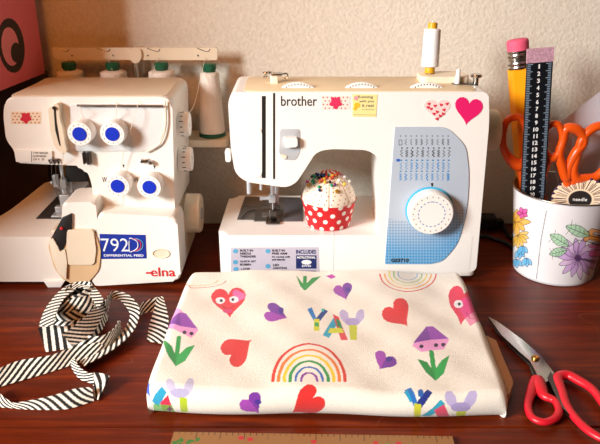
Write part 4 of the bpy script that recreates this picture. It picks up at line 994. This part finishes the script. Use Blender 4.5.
# flat folds in front of and over the coil
S.append(striped(E_([(38, 328), (52, 325), (66, 326), (80, 320), (93, 311), (99, 300)], [(46, 352), (60, 350), (76, 347), (90, 340), (102, 330), (107, 318)], .030, .008), slope=.2, W_=.03))
S.append(striped(E_([(62, 334), (74, 326), (85, 317), (94, 307), (99, 297)], [(72, 346), (88, 338), (98, 325), (104, 312), (107, 301)], .034, .020), slope=-1.1))
S.append(striped(E_([(60, 333), (75, 331), (90, 336), (104, 335), (114, 328), (119, 319)], [(60, 348), (76, 352), (92, 353), (106, 348), (114, 338), (118, 330)], .022, .006), slope=1.1))
S.append(striped(E_([(39, 326), (45, 310), (55, 296), (65, 287), (74, 283.5)], [(53, 327), (56, 314), (62, 302), (69, 294), (76, 290)], .036, .046), slope=1.0, flipst=-1))
S.append(striped(E_([(72, 284), (82, 282), (92, 285), (98, 291), (104, 300)], [(72, 290), (81, 287.5), (87, 291), (92, 299), (98, 309)], .046, .044), slope=1.0))
rb = thing('bias_tape', 'black and white striped bias tape in a loose heap on the desk at left', 'ribbon', (cen.x, cen.y, 0))
ribbon_mesh('tape', S, rb)

# ================================================================== RED SCISSORS ON THE DESK
SC = thing('scissors', 'open steel scissors with red handles lying on the desk', 'scissors', tuple(P(536, 362)))
def blade(tip_, a1, a2, z, name, m_):
    bm = bmesh.new(); plate(bm, G([tip_]+a1+a2[::-1], z), z, z+.0022, .0006); return obj(name, bm, m_, SC)
blade((487, 317), [(497, 322.5), (506, 329), (522, 341), (541, 357), (554, 374), (549, 382)], [(501, 336), (518, 352), (530, 362), (535, 372), (541, 386)], .007, 'blade', steel)
blade((488, 318.5), [(500, 330), (526, 352), (541, 366), (542, 378)], [(496, 333), (512, 350), (529, 366), (532, 378)], .0035, 'blade', darksteel)
pv = P(535.5, 358.5, .009)
bm = bmesh.new(); lathe(bm, [(.0052, 0), (.0052, .0018), (.0042, .003), (.0015, .0032), (.0015, .0024)], pv, (0, 0, 1), 28); obj('pivot_screw', bm, brass, SC)
def handle(pts, rad, z, name='handle'):
    bm = bmesh.new(); c_ = catmull([P(x, y, z) for x, y in pts], 8, True)
    rr2 = catmull([Vector((r_, 0, 0)) for r_ in rad], 8, True); tube(bm, c_, [v.x for v in rr2], 14, True, up=(0, 0, 1), flat=.85)
    return obj(name, bm, redh, SC, smooth=80)
def stem(pts, rad, z):
    pass
bm = bmesh.new()
c_ = catmull([P(x, y, .0075) for x, y in [(537, 380), (531, 393), (528, 406), (532, 417), (543, 422), (554, 419), (559, 411), (555, 401), (545, 396), (540, 389)]], 8, True)
r_ = catmull([Vector((v, 0, 0)) for v in [.0075, .0055, .0045, .0045, .0045, .0045, .0045, .0046, .006, .0085]], 8, True)
tube(bm, c_, [v.x for v in r_], 14, True, up=(0, 0, 1), flat=.85); obj('handle', bm, redh, SC, smooth=80)
bm = bmesh.new()
c_ = catmull([P(x, y, .0085) for x, y in [(558, 378), (562, 392), (567, 406), (578, 421), (592, 433), (607, 440), (618, 436), (612, 418), (602, 402), (592, 389), (578, 380), (567, 375)]], 8, True)
r_ = catmull([Vector((v, 0, 0)) for v in [.0062, .0055, .0052, .005, .005, .0045, .0045, .0045, .005, .0055, .0062, .0065]], 8, True)
tube(bm, c_, [v.x for v in r_], 14, True, up=(0, 0, 1), flat=.85); obj('handle', bm, redh, SC, smooth=80)
bm = bmesh.new(); plate(bm, G([(550, 374), (556, 384), (564, 406), (579, 424), (577, 426), (561, 410), (552, 392), (547, 380)], .006), .0045, .0105, .001); obj('tang', bm, darksteel, SC)

# ================================================================== WOODEN RULER AT THE DESK'S EDGE
ra = P(174, 434.5); rbp = P(452, 439); dr = (rbp-ra).xy.normalized(); nr = Vector((dr.y, -dr.x)); LR = (rbp-ra).length
nu, nv = 700, 60; U, V = np.meshgrid(np.linspace(0, LR, nu), np.linspace(0, .03, nv))
zr = np.full_like(U, .0036)
rw = Print(U, V, '9A6E42')
gr = (np.sin(V.ravel()*2200+np.sin(U.ravel()*30)*2) > .4); rw.mix(np.nonzero(gr)[0], '8A5F36', .5)
for k in range(int(LR/.00635)+1): rw.line([(k*.00635, .0), (k*.00635, .004 if k % 4 else .010)], .0007, '4A3020')
rnd = random.Random(3)
for k in range(7): rw.poly(ell(.018+rnd.uniform(-.014, .014), .010+rnd.uniform(-.006, .01), .0035, .0022, rnd.uniform(0, 3)), '3E7A3A')
for (x_, y_) in ((.073, .008), (.083, .010), (.15, .012), (.158, .018), (.08, .02)): rw.poly(ell(x_, y_, .0032, .0028), 'C0303A')
for k in range(4): rw.poly(ell(.215+k*.012, .012+.003*(k % 2), .003, .0024), '4A8A3E' if k % 2 else 'C0303A')
XX = ra.x+dr.x*U+nr.x*V; YY = ra.y+dr.y*U+nr.y*V
rl_ = thing('wooden_ruler', 'wooden ruler with holly print lying along the front edge of the desk', 'ruler', tuple(ra))
bm = bmesh.new(); q0 = Vector((ra.x, ra.y)); plate(bm, [tuple(q0), tuple(q0+dr*LR), tuple(q0+dr*LR+nr*.03), tuple(q0+nr*.03)], .0002, .0035, .0003); obj('stick', bm, mat('ruler_wood', '9A6E42', .6), rl_)
grid_mesh('printed_face', XX, YY, zr+.0001, rw.c, painted, rl_, flip=True)

# ================================================================== FLOWER BUCKET AND WHAT STANDS IN IT
bxc, byc = .407, .985; rB, rT, hB = .061, .0765, .138
tiltB = Matrix.Rotation(radians(0), 3, 'Y')
BK = thing('flower_bucket', 'white metal bucket painted with flowers, holding scissors and a pencil', 'bucket', (bxc, byc, 0))
nu, nv = 900, 330
TH, HH = np.meshgrid(np.linspace(pi/2, 2.5*pi, nu, endpoint=False), np.linspace(0, 1, nv))
RR = rB+(rT-rB)*HH
XX = bxc+RR*np.cos(TH); YY = byc+RR*np.sin(TH); ZZ = .001+HH*hB
bk = Print(TH*.07, HH*hB, 'E9E7EA')
PXb, PYb = proj(XX, YY, ZZ); front = (np.sin(TH) < .35)
bfx = PXb[front]; bfy = PYb[front]; bfa = (TH*.07)[front]; bfb = (HH*hB)[front]
def BC(pts):
    o_ = []
    for x, y in pts:
        i = np.argmin((bfx-x)**2+(bfy-y)**2); a_, b_ = bfa[i], bfb[i]
        o_.append((a_, b_))
    return o_
def wash(pts, c_, a_=.8): bk.poly(BC(pts), c_, a_)
def inkl(pts, w_=.8, c_='3A3440', a_=.75): bk.line(BC(pts), w_/700, c_, a_)
def petal(x, y, ang, l_, w_, c_, a_=.75):
    pts = [(x, y), (x+cos(ang-.0)*l_*.5-sin(ang)*w_, y+sin(ang)*l_*.5+cos(ang)*w_), (x+cos(ang)*l_, y+sin(ang)*l_), (x+cos(ang)*l_*.5+sin(ang)*w_, y+sin(ang)*l_*.5-cos(ang)*w_)]
    pts = [tuple(v.xy) for v in catmull([Vector((p_[0], p_[1], 0)) for p_ in pts], 5, True)]
    wash(pts, c_, a_); inkl(pts+pts[:1], .7)
# big lilac flower
for k in range(14): petal(578, 258, 2*pi*k/14+.1, 22 if k % 2 else 20, 3.4, 'C79AD8' if k % 3 else 'D8B4E0', .8)
for k in range(14): inkl([(578, 258), (578+cos(2*pi*k/14+.3)*8, 258+sin(2*pi*k/14+.3)*8)], .8)
wash(ell(578, 258, 3.4, 3.4), '5A3A6A', .9)
for k in range(6): petal(600, 248, 2*pi*k/6+.4, 13, 4.5, 'E060A8', .8)
for k in range(5): petal(590, 236, 2*pi*k/5, 8, 2.6, 'F0A040', .85)
for (x, y, ang, l_, w_) in ((569, 246, -2.6, 22, 5.4), (590, 236, -2.75, 26, 5.5), (567, 250, 2.9, 18, 4.5)):
    petal(x, y, ang, l_, w_, '9CCFA4', .8); inkl([(x, y), (x+cos(ang)*l_, y+sin(ang)*l_)], .8)
    for j in range(1, 5):
        u_ = j/5*l_; inkl([(x+cos(ang)*u_, y+sin(ang)*u_), (x+cos(ang+.35)*(u_+3.5), y+sin(ang+.35)*(u_+3.5))], .5, '2A4A34'); inkl([(x+cos(ang)*u_, y+sin(ang)*u_), (x+cos(ang-.35)*(u_+3.5), y+sin(ang-.35)*(u_+3.5))], .5, '2A4A34')
inkl([(569, 247), (578, 240), (592, 236)], .8)
# left flowers, wrapping round the side
for k in range(9): petal(515, 222, 2*pi*k/9, 13 if k % 2 else 16, 3.2, 'EDB23A', .9)
for k in range(7): petal(517, 236, -.3+k*.45, 12, 2.6, 'F0BE4A', .85)
for k in range(5): petal(522.5, 213, 2*pi*k/5+.6, 6, 2.2, 'E44AA8', .9)
for (x, y) in ((519, 250), (526, 258), (516, 259), (522, 246)):
    for k in range(3): petal(x, y, .9+k*.55, 9, 2.5, '64B8E8', .85)
inkl([(546.5, 211), (541, 240), (536.5, 279)], .9, '8A8A90', 1.)
cb = bk.c.reshape(nv, nu, 3); cb[HH > .978] = np.array(lin('D6D6DA')); cb[HH < .02] = np.array(lin('C8C8CC'))
grid_mesh('shell', XX, YY, ZZ, bk.c, paintmetal, BK, wrap=True)
bm = bmesh.new(); tube(bm, [(bxc+rT*cos(2*pi*k/72), byc+rT*sin(2*pi*k/72), .001+hB) for k in range(72)], .0012, 8, True); obj('rim', bm, steel, BK)
bm = bmesh.new(); lathe(bm, [(rB-.001, .0002), (rB-.0008, .002)], (bxc, byc, 0), seg=64); obj('bottom', bm, greyp, BK)
bm = bmesh.new()
for i_ in range(2):
    pass
ri = [[bm.verts.new((bxc+(r_-.0016)*cos(2*pi*k/64), byc+(r_-.0016)*sin(2*pi*k/64), z_)) for k in range(64)] for r_, z_ in ((rB, .003), (rT, .001+hB))]
for k in range(64): bm.faces.new((ri[0][k], ri[1][k], ri[1][(k+1) % 64], ri[0][(k+1) % 64]))
obj('inner_wall', bm, greyp, BK, smooth=180)
# jumbo pencil
def stand(px_t, py_t, Yt, foot):         # axis from the bucket's bottom to a point seen above it
    t_ = Q(px_t, py_t, Yt); f_ = Vector(foot); a_ = t_-f_; return f_, a_.normalized(), a_.length
f_, a_, L_ = stand(517.5, 41, 1.042, (.386, 1.022, .006))
PN = thing('jumbo_pencil', 'giant yellow pencil with pink eraser standing in the flower bucket', 'pencil', tuple(f_))
bm = bmesh.new(); lathe(bm, [(.0175, 0), (.0175, L_-.040)], f_, a_, 6); obj('barrel', bm, pencilw, PN, smooth=20)
bm = bmesh.new(); prof = [(.0165, L_-.0405)]
for k in range(19): prof.append((.0172+(.0008 if k % 4 in (1, 2) and (k < 7 or k > 11) else 0), L_-.040+k/18*.027))
prof.append((.015, L_-.0125)); lathe(bm, prof, f_, a_, 40); obj('ferrule', bm, steel, PN, smooth=50)
bm = bmesh.new(); lathe(bm, [(.0158, L_-.013), (.0162, L_-.002), (.0155, L_+.001), (.0135, L_+.0025), (.004, L_+.003)], f_, a_, 36); obj('eraser', bm, pinkrub, PN)
# black ruler
Yr = .962
o_ = Q(541, 48, Yr); xr0 = Q(528.5, 120, Yr).x; xr1 = Q(552.5, 120, Yr).x
f_ = Vector((.3685, .986, .01)); tp = Q(540.5, 48, .985); a_ = (tp-f_); LR2 = a_.length; a_.normalize(); u_ = Vector((1, 0, 0)); u_ = (u_-a_*u_.dot(a_)).normalized(); nrm = u_.cross(a_).normalized()
if nrm.y > 0: nrm = -nrm
wR = .0185
RU = thing('black_ruler', 'black ruler with white numbers and pink top end standing in the flower bucket', 'ruler', tuple(f_))
def rpt(s, t, h=0.): return f_+u_*s+a_*t+nrm*h
def rbox(bm, s0, s1, t0, t1, h0, h1):
    vs = [bm.verts.new(rpt(s, t, h)) for h in (h0, h1) for s, t in ((s0, t0), (s1, t0), (s1, t1), (s0, t1))]
    for f in ((0, 1, 2, 3), (4, 5, 6, 7), (0, 1, 5, 4), (1, 2, 6, 5), (2, 3, 7, 6), (3, 0, 4, 7)): bm.faces.new([vs[i] for i in f])
rblack = mat('ruler_black', '10131A', .35); rblue = mat('ruler_scale', '8FA3B8', .5)
bm = bmesh.new(); rbox(bm, -wR, wR, 0, LR2-.0195, -.0015, .0015); st = obj('blade', bm, rblack, RU, smooth=0)
bm = bmesh.new(); rbox(bm, -wR-.0004, wR+.0004, LR2-.020, LR2, -.0019, .0019); obj('end_tape', bm, mat('pink_tape', 'D9A8BC', .6, vary=.5, vscale=500), RU, smooth=0)
bm = bmesh.new(); k = 0; t = LR2-.022
step = .0103
while t > .02:
    big = k % 4 == 0
    l_ = .0085 if big else .0055
    rbox(bm, -wR+.0008, -wR+l_, t-.0006, t+.0004, .0014, .0018); rbox(bm, wR-l_-.001, wR-.0022, t-.0006, t+.0004, .0014, .0018); t -= step/4; k += 1
obj('scale_ticks', bm, rblue, RU, smooth=0)
bm = bmesh.new()
for k in range(1, 26):
    t = LR2-.0225-(k-1)*step; s_ = str(k); w_ = .0018 if k == 1 else (.0038 if k < 10 else (.0060 if k == 11 else .0074))
    b2 = bmesh.new(); text_into(b2, s_, -w_/2, w_/2, -.0031, .0031, 0, .03)
    for v in b2.verts: v.co = rpt(v.co.x-.001, t-.003+v.co.z, .0021-v.co.y)
    tmp = bpy.data.meshes.new('t'); b2.to_mesh(tmp); b2.free(); bm.from_mesh(tmp); bpy.data.meshes.remove(tmp)
    if t < .03: break
obj('scale_numbers', bm, whiteink, RU, smooth=0)
# orange scissors, points down in the bucket
def oscissors(label, loops, foot, Yd):
    t_ = thing('scissors', label, 'scissors', tuple(foot), 'orange-handled scissors in the bucket')
    for lp, rads, neck in loops:
        bm = bmesh.new(); c_ = catmull([Q(x, y, Yd) for x, y in lp], 8, True); r_ = catmull([Vector((v*1.22, 0, 0)) for v in rads], 8, True)
        tube(bm, c_, [v.x for v in r_], 14, True, up=(0, 1, 0), flat=1.1)
        n_ = catmull([Q(x, y, Yd) for x, y in neck[:-1]]+[Vector(neck[-1])], 6); tube(bm, n_, [.0065]*len(n_), 12, up=(0, 1, 0), flat=.8)
        obj('handle', bm, orange, t_, smooth=80)
        bm = bmesh.new(); e0 = Vector(neck[-1]); tube(bm, [e0+Vector((0, 0, .004)), e0.lerp(Vector(foot), .5), Vector(foot)], [.006, .005, .001], 10, up=(0, 1, 0), flat=.3); obj('blade', bm, steel, t_)
    return t_
Y_a = .998
oscissors('orange-handled scissors at the left of the bucket, loops on both sides of the black ruler',
  [([(516, 117), (507, 121), (503, 134), (504, 149), (511, 160), (519, 165), (526, 160), (527, 146), (526, 130), (522, 120)], [.0045, .0042, .0042, .0048, .0065, .008, .006, .0045, .0042, .0042], [(519, 163), (523, 180), (525, 190), (.365, .992, .115)]),
   ([(549, 126), (557, 124), (562, 132), (562, 144), (557, 155), (549, 158), (544, 150), (543, 136)], [.0042, .0045, .0045, .0045, .005, .006, .0045, .0042], [(549, 157), (543, 175), (540, 190), (.38, .995, .115)])],
  (.372, .985, .012), Y_a)
Y_b = .998
oscissors('orange-handled scissors at the right of the bucket, behind the round pin wheel',
  [([(566, 129), (576, 129), (583, 136), (583, 144), (576, 152), (569, 166), (566, 178), (562, 166), (559, 154), (563, 140)], [.006, .0065, .0055, .0052, .006, .0055, .006, .006, .0055, .005], [(566, 176), (568, 188), (570, 200), (.425, .99, .11)]),
   ([(600, 126), (589, 131), (581, 141), (577, 155), (573, 170), (576, 178), (586, 178), (597, 176), (607, 165), (612, 148), (611, 132)], [.0055, .0055, .005, .005, .006, .0065, .0055, .0055, .0055, .0055, .0055], [(575, 176), (572, 190), (571, 200), (.432, .99, .11)])],
  (.42, .985, .012), Y_b)
# pin wheel leaning on the rim
wc = Q(580, 200, .968); ang = radians(35)
PW = thing('pin_holder', 'round cream dressmaking pin wheel with black centre, leaning on the bucket rim', 'pin holder', tuple(wc))
Rw = .041; n3 = Vector((-.32, -.5, .80)).normalized(); _, uu, vv_ = frame(n3); 
rr3, tt3 = np.meshgrid(np.linspace(.0005, Rw, 90), np.linspace(0, 2*pi, 480, endpoint=False), indexing='ij')
pw = Print(rr3, tt3, 'F0D8B8')
sp_ = ((tt3*40/(2*pi)) % 1 < .22) & (rr3 > .46*Rw) & (rr3 < .86*Rw); pw.c[sp_.ravel()] = np.array(lin('5A4036'))
rg = (rr3 < .40*Rw); pw.c[rg.ravel()] = np.array(lin('121010')); rg = (rr3 > .39*Rw) & (rr3 < .42*Rw); pw.c[rg.ravel()] = np.array(lin('B0A090'))
def onw(x, y, h=0): return wc+uu*x+vv_*y+n3*h
gx_ = rr3*np.cos(tt3); gy2 = rr3*np.sin(tt3)
for hh_ in (.0012,):
    X3 = wc.x+uu.x*gx_+vv_.x*gy2+n3.x*hh_; Y3 = wc.y+uu.y*gx_+vv_.y*gy2+n3.y*hh_; Z3 = wc.z+uu.z*gx_+vv_.z*gy2+n3.z*hh_
bm = bmesh.new(); lathe(bm, [(Rw, -.0012), (Rw, .001)], wc, n3, 64); obj('disc', bm, cork, PW)
grid_mesh('printed_face', X3, Y3, Z3, pw.c, painted, PW, wrap=True)
b2 = bmesh.new(); text_into(b2, 'needle', -.010, .010, -.003, .003, 0, .0)
# lettering laid upright on the disc
upv = (Vector((0, 0, 1))-n3*n3.z).normalized(); rtv = upv.cross(n3).normalized()
if rtv.x < 0: rtv = -rtv
rt2 = (rtv*cos(.2)+upv*sin(.2)); up2 = (upv*cos(.2)-rtv*sin(.2))
for v in b2.verts: v.co = wc+rt2*v.co.x+up2*v.co.z+n3*(.0017-v.co.y)
obj('centre_lettering', b2, whiteink, PW, smooth=0)
hm = [pinmat('darkpurple', '2A1A4A'), pinmat('indigo', '24245C'), pinmat('white', 'F5F0F0')]
for k in range(26):
    t = 2*pi*k/26; dr_ = rt2*cos(t)+up2*sin(t)
    c_ = wc+dr_*(Rw*.97)+n3*.0022; bm = bmesh.new()
    lathe(bm, [(.0004, 0), (.0004, .02)], c_-dr_*.02, dr_, 6); bmesh.ops.create_uvsphere(bm, u_segments=10, v_segments=6, radius=.0021, matrix=Matrix.Translation(c_+dr_*.0005))
    obj('wheel_pin', bm, hm[k % 2], PW, smooth=60)
# clear plastic sheet behind
bm = bmesh.new(); Yp = 1.036
slab(bm, fillet(W([(545, 134), (600, 92), (640, 62), (648, 190), (560, 190)], Yp), [.004, .01, .01, .01, .004]), Yp, Yp+.0012, .0004)
o = obj('plastic_sleeve', bm, clearp); tag(o, 'pale translucent plastic sleeve standing at the back of the bucket', 'plastic sleeve')

# ================================================================== CABLE BEHIND THE MACHINE
CB = thing('power_cord', 'black power cord and plug on the desk between the right-hand machine and the bucket', 'cable', tuple(P(490, 224)))
bm = bmesh.new()
tube(bm, catmull([P(468, 226, .03), P(482, 222, .02), P(490, 228, .006), P(500, 224, .004), P(505, 230, .004), P(512, 238, .004), P(520, 232, .004)], 8), .004, 10)
tube(bm, catmull([P(470, 240, .004), P(484, 236, .006), P(497, 240, .004), P(508, 244, .004), P(514, 250, .004)], 8), .0035, 10); obj('cord', bm, dark, CB)
bm = bmesh.new(); c = P(489, 222, .016); box(bm, c.x-.022, c.x+.012, c.y-.014, c.y+.012, .006, .030, .005); box(bm, c.x+.01, c.x+.026, c.y-.008, c.y+.006, .010, .022, .003); obj('plug', bm, dark, CB, wn=True)

# ================================================================== LIGHT
def area(name, loc, aim, sx, sy, pw_, col):
    L_ = bpy.data.lights.new(name, 'AREA'); L_.shape = 'RECTANGLE'; L_.size = sx; L_.size_y = sy; L_.energy = pw_; L_.color = lin(col)
    o = bpy.data.objects.new(name, L_); C.objects.link(o); o.location = loc
    o.rotation_euler = (Vector(aim)-Vector(loc)).to_track_quat('-Z', 'Y').to_euler(); return o
area('window_daylight', (-2.0, -.7, 1.15), (.1, 1.0, .15), .75, .75, 143, 'F8FAF8')
area('ceiling_lamp', (-.45, .15, 1.1), (-.2, 1.1, .1), .25, .25, 4.6, 'FF9430')
wd = bpy.data.worlds.new('room_light'); bpy.context.scene.world = wd; wd.use_nodes = True
wd.node_tree.nodes['Background'].inputs[0].default_value = (*lin('FFD9A6'), 1); wd.node_tree.nodes['Background'].inputs[1].default_value = .06

cam = bpy.data.cameras.new('camera'); co = bpy.data.objects.new('camera', cam); C.objects.link(co)
cam.sensor_width = 36; cam.lens = F/600*36; co.location = (0, 0, CH); co.rotation_euler = (pi/2-PIT, 0, 0); cam.clip_start = .01
scn = bpy.context.scene; scn.camera = co
scn.view_settings.view_transform = 'Standard'; scn.view_settings.look = 'None'; scn.view_settings.gamma = 1; scn.view_settings.exposure = 0
